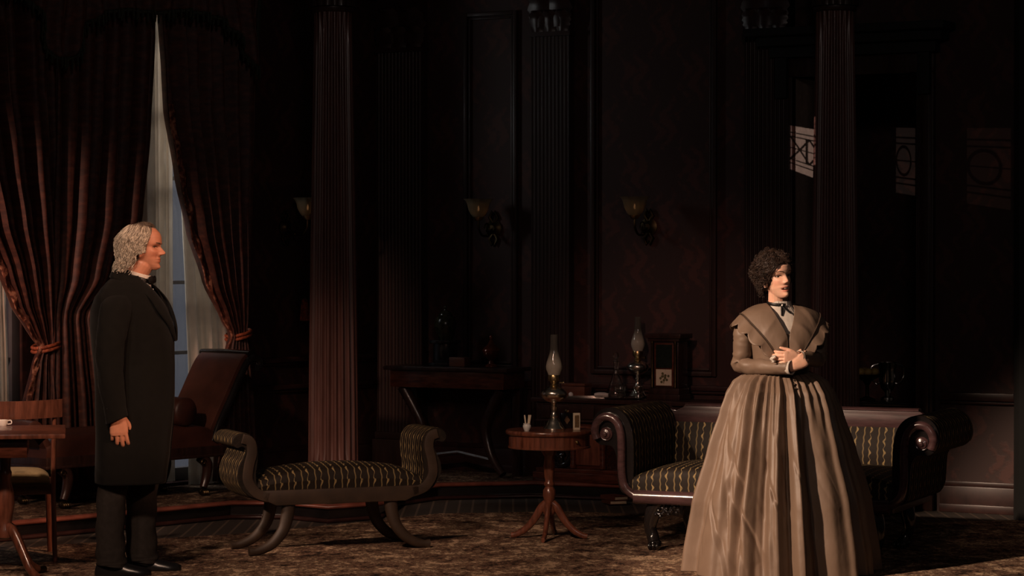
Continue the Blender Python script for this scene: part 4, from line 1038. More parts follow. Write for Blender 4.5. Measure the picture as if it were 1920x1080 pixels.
MB().tube([(0, -0.05, 0.07), (0, -0.085, 0.065), (0, -0.092, 0.045)], 0.008, 8).build('tap', M['silver'], t)

# ---------------------------------------------------------------- chaise longue by the windows
ch = thing('chaise_longue', 'brown leather chaise longue with raked black edged back under the window', 'chaise longue', (-2.455, 15.02, PZ), radians(48))
MB().box(-0.60, 0.78, -0.23, 0.23, 0.235, 0.305).box(-0.61, 0.79, -0.238, 0.238, 0.235, 0.255).build('seat_frame', M['dark_wood'], ch, bevel=0.008)
cushion(-0.60, 0.74, -0.225, 0.225, 0.30, 0.425, 0.012, 0.2).build('seat_cushion', M['leather'], ch, angle=60)
bp = catmull([(0.66, 0.33), (0.72, 0.45), (0.80, 0.58), (0.87, 0.70), (0.935, 0.80), (0.985, 0.835), (1.035, 0.825)], 5)
MB().strip(bp, [0.034]*(len(bp)-6)+[0.033, 0.032, 0.031, 0.03, 0.028, 0.02], -0.215, 0.215).build('backrest', M['leather'], ch, bevel=0.01, angle=50)
for sy in (-0.225, 0.225):
    pth = [(x+0.012, sy, z) for x, z in bp]+[(1.06, sy, 0.80), (1.055, sy, 0.775), (1.03, sy, 0.77)]
    MB().tube(pth, (0.024, 0.020), 10).build('back_frame', M['ebony'], ch, angle=60)
MB().tube([(0.985, -0.23, 0.862), (0.985, 0, 0.866), (0.985, 0.23, 0.862)], (0.020, 0.032), 10, up=(0, 0, 1)).build('crest_rail', M['ebony'], ch, angle=60)
fs = catmull([(-0.55, 0.32), (-0.60, 0.40), (-0.63, 0.47), (-0.67, 0.50), (-0.71, 0.485), (-0.715, 0.45), (-0.69, 0.43)], 4)
MB().strip(fs, 0.022, -0.225, 0.225).build('foot_scroll', M['leather'], ch, bevel=0.008, angle=50)
for sx in (-0.45, 0.62):
    for sy in (-0.195, 0.195):
        pth = catmull([(sx-0.02, sy, 0.24), (sx+0.02, sy-0.012, 0.19), (sx+0.012, sy-0.01, 0.11), (sx-0.012, sy-0.012, 0.05)], 4)
        lg = MB().tube(pth, [0.040-0.018*i/len(pth) for i in range(len(pth))], 10).build('leg', M['dark_wood'], ch, angle=60)
        b = MB()
        for k in (-1, 0, 1): b.ball((sx-0.018+k*0.014, sy-0.03, 0.020), (0.010, 0.026, 0.020), 6)
        b.ball((sx-0.014, sy-0.008, 0.024), (0.028, 0.024, 0.024), 7); b.build('claw_foot', M['dark_brass'], lg)
        sp = [(sx-0.03+0.022*(1-a/8)*cos(a), sy-0.036, 0.205+0.022*(1-a/8)*sin(a)) for a in [q*0.5 for q in range(13)]]
        MB().tube(sp, 0.006, 6).build('scroll_mount', M['dark_brass'], lg)
b = MB().lathe([(0, -0.225), (0.02, -0.226), (0.075, -0.22), (0.088, -0.205), (0.090, 0.0), (0.088, 0.205), (0.075, 0.22), (0, 0.225)], 32, (0, 0, 0), 'y')
o = b.build('bolster', M['leather'], angle=50); o.parent = None
m_ = Matrix.Translation((-2.455, 15.02, PZ)) @ Matrix.Rotation(radians(48), 4, 'Z')
o.location = m_ @ Vector((0.47, 0, 0.520)); o.rotation_euler = (0, 0, radians(48))
tag(o, 'round brown leather bolster lying on the chaise longue', 'bolster')

# ---------------------------------------------------------------- side table and chair at the picture edge
TZ = 0.73
p = P(123, 807, 12.2)
st = thing('dining_table', 'polished mahogany table cut off by the picture edge beside the man', 'table', (p.x-0.61, 12.09, 0.014), radians(10))
MB().box(-0.62, 0.62, -0.33, 0.33, TZ-0.032, TZ-0.009).build('tabletop', M['mahogany_red'], st, bevel=0.005)
MB().box(-0.44, 0.44, -0.27, 0.27, TZ-0.125, TZ-0.032).build('apron', M['mahogany'], st, bevel=0.004)
for sx in (-0.50, 0.50):
    MB().prism([(sx-0.045, TZ-0.034), (sx+0.045, TZ-0.034), (sx+0.008*(-1 if sx > 0 else 1), TZ-0.085)], -0.012, 0.012).build('leaf_bracket', M['dark_wood'], st)
    MB().lathe([(0.026, 0.19), (0.040, 0.20), (0.042, 0.24), (0.030, 0.26), (0.036, 0.30), (0.046, 0.36), (0.042, 0.42), (0.026, 0.48), (0.032, 0.50), (0.032, 0.515), (0.026, 0.53), (0.030, TZ-0.12)], 20, (sx*0.66, 0, 0)).build('pedestal', M['mahogany_red'], st)
    for k, a in enumerate((radians(-48), radians(52))):
        if sx < 0: a = pi-a
        pth = catmull([(0.01, 0.25), (0.06, 0.225), (0.12, 0.14), (0.18, 0.055), (0.25, 0.016), (0.30, 0.012)], 5)
        P3 = [(sx*0.66+r*cos(a), r*sin(a), z) for r, z in pth]; n = len(P3)
        lg = MB().tube(P3[:n-5], [(0.030-0.012*i/n, 0.020-0.006*i/n) for i in range(n-5)], 10).build('leg', M['mahogany_red'], st, angle=60)
        MB().tube(P3[n-6:], [0.017]*6, 10).build('brass_toe', M['dark_brass'], lg)
MB().tube([(-0.33, 0, 0.28), (0, 0, 0.30), (0.33, 0, 0.28)], 0.018, 10).build('stretcher', M['mahogany'], st)
p = F(4, 800, TZ)
t = thing('china_cup', 'white china cup on the mahogany table at the picture edge', 'cup', (p.x, p.y, TZ))
MB().lathe([(0, 0), (0.018, 0), (0.020, 0.004), (0.027, 0.015), (0.030, 0.034), (0.028, 0.034), (0.024, 0.014), (0, 0.006)], 24).build('cup_body', M['white_china'], t)
MB().tube(catmull([(0.028, 0, 0.030), (0.044, 0, 0.031), (0.046, 0, 0.016), (0.027, 0, 0.012)], 4), 0.003, 6).build('handle', M['white_china'], t)

p = F(97, 1056)
chx, chy = p.x-0.235, p.y+0.15
cc = thing('dining_chair', 'mahogany dining chair with cream seat behind the table at the picture edge', 'chair', (chx, chy, 0.008), radians(13))
def rail(u, v):
    x = -0.25+0.50*u; yb = -0.245+0.055*(2*u-1)**2*-1+0.0
    yb = -0.200-0.060*(1-(2*u-1)**2)
    a = 2*pi*v; 
    return (x, yb+0.011*cos(a), 0.785+0.046*(1 if abs(sin(a)) > 0.5 else abs(sin(a))/0.5)*(1 if sin(a) > 0 else -1)+0.006*(2*u-1)**2)
MB().grid(rail, 24, 12, cv=True).build('crest_rail', M['mahogany_red'], cc, angle=50)
for sx in (-1, 1):
    pth = catmull([(sx*0.212, -0.215, 0.0), (sx*0.208, -0.19, 0.20), (sx*0.205, -0.175, 0.40), (sx*0.208, -0.188, 0.60), (sx*0.212, -0.205, 0.76)], 5)
    MB().tube(pth, [(0.015, 0.013)]*len(pth), 10, up=(0, 1, 0)).build('rear_leg', M['mahogany_red'], cc, angle=60)
    pth = catmull([(sx*0.195, 0.20, 0.40), (sx*0.20, 0.215, 0.2), (sx*0.205, 0.25, 0.0)], 5)
    MB().tube(pth, [0.019-0.007*i/len(pth) for i in range(len(pth))], 10).build('front_leg', M['mahogany_red'], cc, angle=60)
    MB().box(sx*0.20-0.012, sx*0.20+0.012, -0.17, 0.20, 0.35, 0.40).build('side_rail', M['mahogany_red'], cc, bevel=0.003)
MB().box(-0.20, 0.20, -0.185, -0.165, 0.345, 0.40).build('back_rail', M['mahogany'], cc, bevel=0.003)
MB().box(-0.20, 0.20, 0.19, 0.21, 0.345, 0.40).build('front_rail', M['mahogany'], cc, bevel=0.003)
cushion(-0.188, 0.188, -0.16, 0.20, 0.392, 0.448, 0.010, 0.3).build('seat_pad', M['seat_cream'], cc, angle=60)
# ================================================================ PEOPLE
class Head:
    """head shape in its own frame: s to the person's left, f forward, u up from the chin"""
    def __init__(h, H=0.230, fem=False, mouth=0.0, wide=1.0, age=0.0):
        h.H = H; h.fem = fem; h.mouth = mouth; h.age = age; k = H/0.230
        F_ = [(0, 0.060), (0.006, 0.073), (0.014, 0.080), (0.024, 0.078), (0.032, 0.0745), (0.044, 0.078), (0.056, 0.079), (0.066, 0.0775), (0.078, 0.079), (0.092, 0.079), (0.106, 0.077), (0.118, 0.0755), (0.130, 0.082), (0.145, 0.085), (0.165, 0.083), (0.185, 0.074), (0.203, 0.057), (0.218, 0.032), (0.226, 0.012), (0.230, 0.0)]
        B_ = [(0, 0.025), (0.006, -0.005), (0.02, -0.045), (0.04, -0.066), (0.065, -0.080), (0.09, -0.094), (0.12, -0.106), (0.15, -0.108), (0.175, -0.100), (0.195, -0.084), (0.212, -0.060), (0.224, -0.030), (0.230, -0.003)]
        W_ = [(0, 0.014), (0.006, 0.022), (0.015, 0.031), (0.03, 0.0435), (0.05, 0.0555), (0.07, 0.0635), (0.09, 0.068), (0.115, 0.0715), (0.14, 0.0755), (0.165, 0.0745), (0.185, 0.068), (0.203, 0.055), (0.218, 0.034), (0.226, 0.016), (0.230, 0.003)]
        h.F = [(a*k, b*k) for a, b in F_]; h.B = [(a*k, b*k) for a, b in B_]
        jw = 0.86 if fem else 1.02
        h.W = [(a*k, b*k*wide*(jw if a < 0.08 else jw+(1-jw)*min(1, (a-0.08)/0.06))) for a, b in W_]
        h.k = k
    def lin(h, K, u):
        if u <= K[0][0]: return K[0][1]
        for (a, b), (c, d) in zip(K, K[1:]):
            if u <= c: return b+(d-b)*(u-a)/(c-a)
        return K[-1][1]
    def base(h, a, u):
        F0, B0, W0 = h.lin(h.F, u), h.lin(h.B, u), h.lin(h.W, u)
        c, hf = (F0+B0)/2, (F0-B0)/2
        e = 0.86 if u > 0.1*h.k else 0.86+0.16*(1-u/(0.1*h.k))
        ca, sa = cos(a), sin(a)
        f = c+hf*(abs(ca)**e)*(1 if ca >= 0 else -1); s = W0*(abs(sa)**0.94)*(1 if sa >= 0 else -1)
        return s, f
    def feat(h, s, u):
        k = h.k; s = abs(s)/k; u = u/k; d = 0.0
        G = lambda s0, u0, ss, su, am: am*exp(-0.5*((s-s0)/ss)**2-0.5*((u-u0)/su)**2)
        na = h.lin([(0.068, 0), (0.0735, 0.008), (0.078, 0.0195), (0.083, 0.0235), (0.088, 0.0225), (0.097, 0.0165), (0.107, 0.0105), (0.117, 0.006), (0.126, 0.002), (0.134, 0)], u)
        na *= 0.80 if h.fem else 1.18
        sg = h.lin([(0.07, 0.0120), (0.083, 0.0105), (0.10, 0.0078), (0.125, 0.0090)], u)
        d += na*exp(-0.5*(s/sg)**2)
        d += G(0.0135, 0.0785, 0.0048, 0.0048, 0.0080 if h.fem else 0.0095)
        d += G(0.0315, 0.1125, 0.0125, 0.0085, -0.0115)
        d += G(0.0315, 0.1205, 0.0115, 0.0026, 0.0042)
        d += G(0.0315, 0.1045, 0.0115, 0.0026, 0.0022)
        d += G(0.031, 0.1335, 0.016, 0.0050, 0.0040 if not h.fem else 0.0018)
        d += G(0.043, 0.090, 0.015, 0.012, 0.0045 if h.fem else 0.0035)
        d += G(0.034, 0.055, 0.010, 0.020, -0.0030 if not h.fem else -0.001)
        m = h.mouth
        d += G(0, 0.0545+m*0.003, 0.0185, 0.0034, 0.0040); d += G(0, 0.0425-m*0.009, 0.0160, 0.0042, 0.0044)
        d += G(0, 0.0485-m*0.003, 0.019, 0.0014+0.0022*m, -0.004-0.001*m)
        if m: 
            q = exp(-((s/0.0200)**4))*exp(-(((u-0.0455)/(0.0060*m+0.0005))**4)); d -= 0.015*q
        d += G(0, 0.016, 0.013, 0.009, 0.003)
        if h.age:
            d += h.age*(G(0.0315, 0.1125, 0.014, 0.010, -0.003)+G(0.028, 0.127, 0.018, 0.0035, 0.0028)+G(0.044, 0.066, 0.010, 0.014, -0.0035)+G(0.027, 0.064, 0.0028, 0.012, -0.0028)+G(0.030, 0.099, 0.012, 0.002, -0.0018)+G(0.034, 0.028, 0.012, 0.010, 0.003))
        return d*k
    def surf(h, a, u, off=0.0):
        s, f = h.base(a, u)
        if cos(a) > 0: f += h.feat(s, u)*min(1, max(0, cos(a)*2.2))
        up = max(0.0, (u/h.H-0.80)/0.20)
        n = Vector((sin(a)*(1-up*0.8), cos(a)*(1-up*0.8), up)); n.normalize()
        return Vector((s+n.x*off, -(f+n.y*off), u+n.z*off))
    def front(h, s, u):
        W0 = h.lin(h.W, u); q = min(1, abs(s)/W0)**(1/0.94); a = math.asin(q)
        _, f = h.base(a, u); return f+h.feat(s, u)
    def mesh(h, b, mtx):
        s0 = len(b.v); nu, nv = 150, 112
        R = []
        for j in range(nv+1):
            u = h.H*(j/nv); u = min(max(u, 0.0006), h.H-0.0006)
            R.append([h.surf(2*pi*i/nu, u) for i in range(nu)])
        b.rings(R)
        for sg in (-1, 1):                      # ears
            pts = [(sg*(0.074+0.010*sin(t)), 0.012+0.016*cos(t)*1.0, 0.094+0.030*sin(t)) for t in [2*pi*q/14 for q in range(15)]]
            b.tube([Vector(p)*h.k for p in pts], 0.0055*h.k, 8)
            b.ball((sg*0.071*h.k, 0.014*h.k, 0.094*h.k), (0.008*h.k, 0.015*h.k, 0.026*h.k), 8)
            b.ball((sg*0.074*h.k, 0.006*h.k, 0.069*h.k), (0.006*h.k, 0.008*h.k, 0.010*h.k), 7)
        b.xf(mtx, s0)

def hand(b, wrist, d, n, t, size=1.0, curl=((20, 35, 20),)*4, thumb=(0.55, 0.75, 0.25), spread=0.0):
    """d: towards the fingers, n: towards the palm side, t: towards the thumb side; curl: degrees for each joint of index..little"""
    W_ = Vector(wrist); d = Vector(d).normalized(); n = Vector(n); n = (n-d*n.dot(d)).normalized(); t0 = d.cross(n); t = t0 if t0.dot(Vector(t)) > 0 else -t0
    S = size
    R = []
    for q, hw, th, sh in ((-0.014, 0.019, 0.015, 0), (0.0, 0.025, 0.018, 0), (0.02, 0.033, 0.019, 0.002), (0.05, 0.039, 0.017, 0.001), (0.078, 0.0405, 0.0145, 0), (0.092, 0.037, 0.011, 0)):
        c = W_+d*q*S+t*sh*S
        R.append([c+t*(hw*S*(abs(cos(a))**0.8)*(1 if cos(a) > 0 else -1))+n*(th*S*sin(a)) for a in [2*pi*i/18 for i in range(18)]])
    b.rings(R)
    lens = ((0.044, 0.026, 0.021), (0.049, 0.030, 0.022), (0.045, 0.028, 0.021), (0.035, 0.021, 0.018))
    for i in range(4):
        off = (0.0285, 0.0098, -0.0095, -0.0275)[i]; p = W_+d*((0.082, 0.087, 0.083, 0.074)[i]*S)+t*off*S-n*0.002*S
        ang = 0.0; pts = [p-d*0.02*S, p]; fan = t*(0.08*(1.5-i)*0.5+spread*(1.5-i))
        for L_, c in zip(lens[i], curl[i] if len(curl) > 1 else curl[0]):
            ang += radians(c); p = p+((d*cos(ang)+n*sin(ang))+fan*cos(ang)*0.5)*(L_*S); pts.append(p)
        r = (0.0092, 0.0094, 0.0090, 0.0080)[i]*S
        b.limb(pts, [r, r*1.04, r*0.95, r*0.88, r*0.70], 10, 4)
    p = W_+d*0.018*S+t*0.022*S+n*0.006*S; dd = (d*thumb[0]+t*thumb[1]+n*thumb[2]).normalized(); d2 = (dd*0.75+d*0.55+n*0.12).normalized()
    b.limb([p-dd*0.01*S, p+dd*0.036*S, p+dd*0.036*S+d2*0.030*S, p+dd*0.036*S+d2*0.055*S], [0.014*S, 0.0125*S, 0.0105*S, 0.0078*S], 10, 4)
    return W_, d, n, t

def remesh_body(b, name, m, parent, voxel, tint_fn, smooth=1):
    me = b.mesh(name+'_src'); o = bpy.data.objects.new(name+'_src', me); COL.objects.link(o)
    r = o.modifiers.new('r', 'REMESH'); r.mode = 'VOXEL'; r.voxel_size = voxel; r.use_smooth_shade = True
    if smooth:
        sm = o.modifiers.new('s', 'SMOOTH'); sm.factor = 0.4; sm.iterations = smooth
    bpy.context.view_layer.update()
    dg = bpy.context.evaluated_depsgraph_get()
    m2 = bpy.data.meshes.new_from_object(o.evaluated_get(dg)); m2.name = name
    bpy.data.objects.remove(o); bpy.data.meshes.remove(me)
    # keep the one main surface
    at_ = m2.color_attributes.new('tint', 'FLOAT_COLOR', 'POINT')
    buf = []
    for v in m2.vertices: buf += tint_fn(v.co)
    at_.data.foreach_set('color', buf)
    m2.polygons.foreach_set('use_smooth', [True]*len(m2.polygons))
    m2.materials.clear(); m2.materials.append(m)
    o2 = bpy.data.objects.new(name, m2); COL.objects.link(o2); o2.parent = parent
    return o2

def face_tint(h, inv, lip, mouth_open, age):
    k = h.k
    def fn(co):
        p = inv @ co; s, f, u = p.x/k, -p.y/k, p.z/k
        c = [1.0, 1.0, 1.0]
        if f > 0.03 and -0.01 < u < 0.24:
            def g(s0, u0, ss, su): return exp(-0.5*((abs(s)-s0)/ss)**2-0.5*((u-u0)/su)**2)
            b_ = 0.55*g(0.043, 0.080, 0.014, 0.014)+0.45*g(0, 0.083, 0.010, 0.008)
            c = [c[0], c[1]*(1-0.20*b_), c[2]*(1-0.22*b_)]
            m = mouth_open
            ul = exp(-((s/0.0235)**4))*exp(-(((u-(0.0535+m*0.003))/0.0042)**4)); ll = exp(-((s/0.0215)**4))*exp(-(((u-(0.0425-m*0.009))/0.0050)**4))
            q = min(1, ul+ll)
            c = [c[i]*(1-q)+lip[i]*q for i in range(3)]
            if m:
                w_ = exp(-((s/0.0190)**6))*exp(-(((u-0.0452)/(0.0056*m))**6)); c = [c[0]*(1-w_)+0.16*w_, c[1]*(1-w_)+0.07*w_, c[2]*(1-w_)+0.07*w_]
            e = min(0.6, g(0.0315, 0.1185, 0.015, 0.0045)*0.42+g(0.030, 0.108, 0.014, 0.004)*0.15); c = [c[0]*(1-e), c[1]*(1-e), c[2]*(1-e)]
            if age:
                st = 0.25*(g(0, 0.030, 0.05, 0.03)); c = [x*(1-st*0.5) for x in c]
        return [c[0], c[1], c[2], 1.0]
    return fn

def face_parts(h, mtx, root, brow_m, lash=True, brow_lift=0.0):
    k = h.k
    for sg in (-1, 1):
        s, u = sg*0.0315*k, 0.1125*k
        f = h.front(s, u)
        rz_ = 0.0062 if h.fem else 0.0046
        b = MB(); b.ball((s*0.97, -(f-0.0055*k), u), (0.0122*k, 0.0092*k, rz_*k), 12); b.xf(mtx)
        e = b.build('eye', M['eye_white'], root)
        b = MB().ball((s*0.985, -(f-0.0002*k), u+0.0004), (0.0068*k, 0.0046*k, min(0.0060, rz_)*k), 10); b.xf(mtx); b.build('iris', M['iris'], e)
        b = MB()
        pts = []
        for q in range(9):
            x = -0.0145+0.029*q/8; uu = 0.1125+(rz_/k*k+0.0005)*(1-(x/0.0155)**2)
            pts.append(Vector((s+x*k, -(h.front(s+x*k, uu*k)+0.0016*k), uu*k)))
        b.tube(pts, 0.0017*k, 6); b.xf(mtx); b.build('eyelash', M['brow'], root)
        b = MB(); pts = []; rr = []
        for q in range(10):
            t = q/9; x = 0.013+0.034*t; uu = 0.1305+brow_lift+(0.0055*sin(pi*min(1, t*1.25)*0.72)-0.004*max(0, t-0.6) if h.fem else 0.010*t-0.004*t*t-0.002)
            pts.append(Vector((sg*x*k, -(h.front(sg*x*k, uu*k)+0.0006*k), uu*k))); rr.append((((0.0028 if h.fem else 0.0036)-0.0018*t)*k, 0.0018*k))
        b.tube(pts, rr, 7, up=(0, 0, 1)); b.xf(mtx); b.build('eyebrow', brow_m, root)

def garment(keys, nu, nv, fn_d=None, cut=None, e=0.85, top_first=False):
    """rings from (z, half width, front y, back y); fn_d(angle, z) adds depth; cut(x, y, z) drops faces"""
    ks = [(k[0], tuple(k[1:])) for k in keys]; z0, z1 = ks[0][0], ks[-1][0]
    b = MB()
    def fn(u, v):
        a = 2*pi*u; z = z0+(z1-z0)*v
        W_, yf, yb = lerp_keys(ks, z)[:3]
        ca, sa = cos(a), sin(a)
        x = W_*abs(sa)**e*(1 if sa >= 0 else -1); y = (yf+yb)/2-(yb-yf)/2*abs(ca)**e*(1 if ca >= 0 else -1)
        if fn_d:
            d = fn_d(a, z); x += d*sa; y -= d*ca
        return (x, y, z)
    b.grid(fn, nu, nv, cu=True)
    if cut:
        keep = []
        for f in b.f:
            c = [sum(b.v[i][q] for i in f)/len(f) for q in range(3)]
            if not cut(*c): keep.append(f)
        b.f = keep
    return b
def solid(o, t, off=1.0):
    s = o.modifiers.new('thick', 'SOLIDIFY'); s.thickness = t; s.offset = off; return o
def hair_strands(b, h, mtx, specs, rad, seg=5, n=18):
    s0 = len(b.v)
    for a0, u0, a1, u1, off0, off1, amp, turns, ph in specs:
        pts = []
        for i in range(n):
            t = i/(n-1); w = amp*min(1, t*3)
            a = a0+(a1-a0)*t; u = u0+(u1-u0)*t
            o_ = off0+(off1-off0)*t+w*cos(2*pi*turns*t+ph); uu = u+w*sin(2*pi*turns*t+ph)*0.7; aa = a+w*sin(2*pi*turns*t+ph)*6
            uc = min(max(uu, 0.052*h.k if abs(aa) > 1.35 else 0.001), h.H*0.995); p = h.surf(aa, uc, o_)
            p.z += uu-uc
            pts.append(p)
        b.tube(pts, [rad*(1-0.35*i/n) for i in range(n)], seg)
    return b.xf(mtx, s0)
def hair_shell(h, mtx, line, thick, lump=0.0, freq=30, nu=96, nv=60, umin=0.0):
    """a cap following the skull above the hairline"""
    b = MB()
    K = [(radians(a), u) for a, u in line]
    def fn(u_, v):
        a = 2*pi*u_; aa = a if a <= pi else 2*pi-a
        ul = h.lin(K, aa); u = ul+(h.H*0.998-ul)*v
        th = thick(aa, u)*min(1, v*5+0.02)
        lo = 0.052*h.k if aa > 1.35 else 0.001
        p = h.surf(a, max(u, lo), th)
        if u < lo: p.z += u-lo
        q = p*freq; d = mnoise.noise(q)*lump+mnoise.noise(q*2.3)*lump*0.5
        c = Vector((0, 0.01, 0.12)); r = (p-c).normalized(); p = p+r*d*min(1, v*6)
        return p
    b.grid(fn, nu, nv, cu=True, cap1=True); b.xf(mtx); return b

# ---------------------------------------------------------------- the man in the black frock coat
MX, MY = (250-960)*12.4/FPX, 12.40
man = thing('person', 'grey haired man in a black frock coat standing in profile by the window', 'person', (MX, MY, 0.008), radians(90))
hm = Head(0.232, False, 0.0, 0.98, age=1.0)
mh = Matrix.Translation((0, -0.052, 1.503)) @ Matrix.Rotation(radians(-3), 4, 'Z') @ Matrix.Rotation(radians(1), 4, 'X')
b = MB(); hm.mesh(b, mh)
b.limb([(0, 0.035, 1.36), (0, 0.004, 1.455), (0, -0.048, 1.535)], [0.066, 0.058, 0.056], 20)
b.rings([[(w_*sin(a), y+d*cos(a), z) for a in [2*pi*i/28 for i in range(28)]] for z, w_, d, y in ((0.80, 0.10, 0.08, 0.02), (0.88, 0.150, 0.11, 0.02), (0.98, 0.15, 0.11, 0.015), (1.08, 0.145, 0.105, 0.01), (1.20, 0.165, 0.12, 0.01), (1.30, 0.175, 0.115, 0.025), (1.37, 0.15, 0.09, 0.035), (1.41, 0.08, 0.065, 0.03))])
b.limb([(-0.140, 0.045, 1.325), (-0.215, 0.075, 1.10), (-0.222, 0.060, 0.89), (-0.222, 0.045, 0.805)], [0.045, 0.042, 0.032, 0.027], 14)
b.limb([(0.140, 0.045, 1.325), (0.215, 0.075, 1.10), (0.222, 0.055, 0.89), (0.222, 0.040, 0.805)], [0.045, 0.042, 0.032, 0.027], 14)
b.limb([(-0.085, 0.03, 0.86), (-0.090, 0.085, 0.50), (-0.092, 0.105, 0.10), (-0.092, 0.100, 0.06)], [0.080, 0.052, 0.038, 0.036], 14)
b.limb([(0.085, 0.0, 0.86), (0.090, -0.03, 0.50), (0.092, -0.02, 0.10), (0.092, -0.025, 0.06)], [0.080, 0.052, 0.038, 0.036], 14)
hand(b, (-0.230, 0.042, 0.800), (0.05, -0.06, -1), (1, 0.10, 0), (0, -1, 0), 1.12, ((14, 48, 30), (17, 52, 32), (20, 54, 34), (24, 52, 34)), (0.80, 0.50, 0.35), spread=0.14)
hand(b, (0.226, 0.035, 0.795), (-0.03, -0.15, -1), (-1, 0.25, 0), (0, -1, 0), 1.06, ((28, 52, 35), (30, 56, 38), (33, 58, 40), (36, 56, 40)), (0.75, 0.55, 0.35))
remesh_body(b, 'body', M['skin_man'], man, 0.0030, face_tint(hm, mh.inverted(), (0.80, 0.58, 0.56), 0.0, 1))
face_parts(hm, mh, man, M['dark_top_hair'])
# coat
CK = [(0.452, 0.205, -0.150, 0.178), (0.60, 0.205, -0.170, 0.180), (0.80, 0.198, -0.185, 0.180), (0.94, 0.182, -0.192, 0.178), (1.04, 0.178, -0.196, 0.182), (1.14, 0.188, -0.196, 0.192), (1.22, 0.198, -0.185, 0.200), (1.30, 0.205, -0.160, 0.200), (1.36, 0.200, -0.130, 0.184), (1.40, 0.175, -0.110, 0.158), (1.43, 0.140, -0.090, 0.134), (1.46, 0.096, -0.074, 0.104), (1.50, 0.074, -0.064, 0.086)]
def coat_d(a, z):
    d = 0.010*sin(3*a+2)*max(0, (0.95-z))*1.5 + 0.004*sin(5*a+9*z)
    return d
def coat_cut(x, y, z):
    if z > 1.15 and y < 0.0: return abs(x) < 0.085*min(1, (z-1.15)/0.22)+0.002
    if z < 0.95 and y < -0.05: return abs(x-0.03) < 0.012+0.05*(0.95-z)
    return False
o = garment(CK, 96, 110, coat_d, coat_cut, 0.80).build('frock_coat', M['coat'], man, angle=80); solid(o, 0.008)
WK = [(0.86, 0.155, -0.140, 0.135), (0.98, 0.155, -0.168, 0.14), (1.08, 0.158, -0.178, 0.145), (1.18, 0.168, -0.176, 0.155), (1.28, 0.165, -0.145, 0.150), (1.36, 0.140, -0.112, 0.13), (1.42, 0.095, -0.085, 0.10)]
o = garment(WK, 60, 40, None, lambda x, y, z: y < 0 and z > 1.30 and abs(x) < 0.5*(z-1.30)).build('waistcoat', M['lapel'], man, angle=80); solid(o, 0.004)
b = MB()
for k in range(6): b.ball((0.0, -0.176+0.004*abs(k-2.5)-0.004, 0.98+0.055*k), (0.007, 0.004, 0.007), 6)
b.build('waistcoat_buttons', M['nickel'], man)
SK = [(1.22, 0.10, -0.150, 0.10), (1.32, 0.10, -0.120, 0.10), (1.40, 0.085, -0.092, 0.085), (1.45, 0.068, -0.078, 0.075), (1.47, 0.062, -0.073, 0.070)]
garment(SK, 40, 20).build('shirt', M['linen'], man, angle=80)
b = garment([(1.430, 0.064, -0.084, 0.064), (1.460, 0.061, -0.083, 0.060), (1.484, 0.060, -0.085, 0.060)], 48, 8, None, lambda x, y, z: y < -0.03 and abs(x) < 0.25*(z-1.46))
b.v = [(x, y, z+0.30*(y+0.05)) for x, y, z in b.v]
o = b.build('shirt_collar', M['linen'], man, angle=80); solid(o, 0.003)
b = MB(); b.tube([(0.069*sin(a), -0.008-0.081*cos(a), 1.455-0.30*0.081*cos(a)+0.012) for a in [2*pi*i/28 for i in range(29)]], (0.012, 0.004), 8, up=(0, 0, 1))
for sg in (-1, 1):
    b.tube([(sg*0.004, -0.094, 1.446), (sg*0.022, -0.102, 1.450), (sg*0.045, -0.098, 1.456), (sg*0.062, -0.088, 1.454)], [(0.008, 0.007), (0.013, 0.009), (0.019, 0.010), (0.015, 0.006)], 10, up=(0, 0, 1))
b.ball((0, -0.097, 1.446), (0.012, 0.010, 0.013), 8); b.build('bow_tie', M['ribbon'], man, angle=70)
MB().ball((-0.012, -0.098, 1.405), 0.0048, 8).build('shirt_stud', M['pearl'], man)
# lapels and collar lie on the coat
for sg in (-1, 1):
    inn = catmull([(0.012, -0.206, 1.155), (0.045, -0.204, 1.225), (0.085, -0.178, 1.31), (0.102, -0.138, 1.375), (0.086, -0.080, 1.432), (0.078, 0.0, 1.478), (0.056, 0.062, 1.508), (0, 0.084, 1.514)], 6)
    out = catmull([(0.020, -0.208, 1.150), (0.100, -0.190, 1.225), (0.165, -0.150, 1.295), (0.168, -0.108, 1.360), (0.150, -0.050, 1.408), (0.122, 0.025, 1.442), (0.084, 0.092, 1.462), (0, 0.118, 1.466)], 6)
    n = len(inn)
    def fl(u, v):
        i = int(round(v*(n-1))); p, q = Vector(inn[i]), Vector(out[i]); r = p.lerp(q, u)
        return (sg*r.x, r.y-0.007*sin(pi*u)*(1 if r.y < 0 else -0.4), r.z+0.005*sin(pi*u))
    o = MB().grid(fl, 8, n-1).build('lapel', M['lapel'] if False else M['coat'], man, angle=80); solid(o, 0.006, 0)
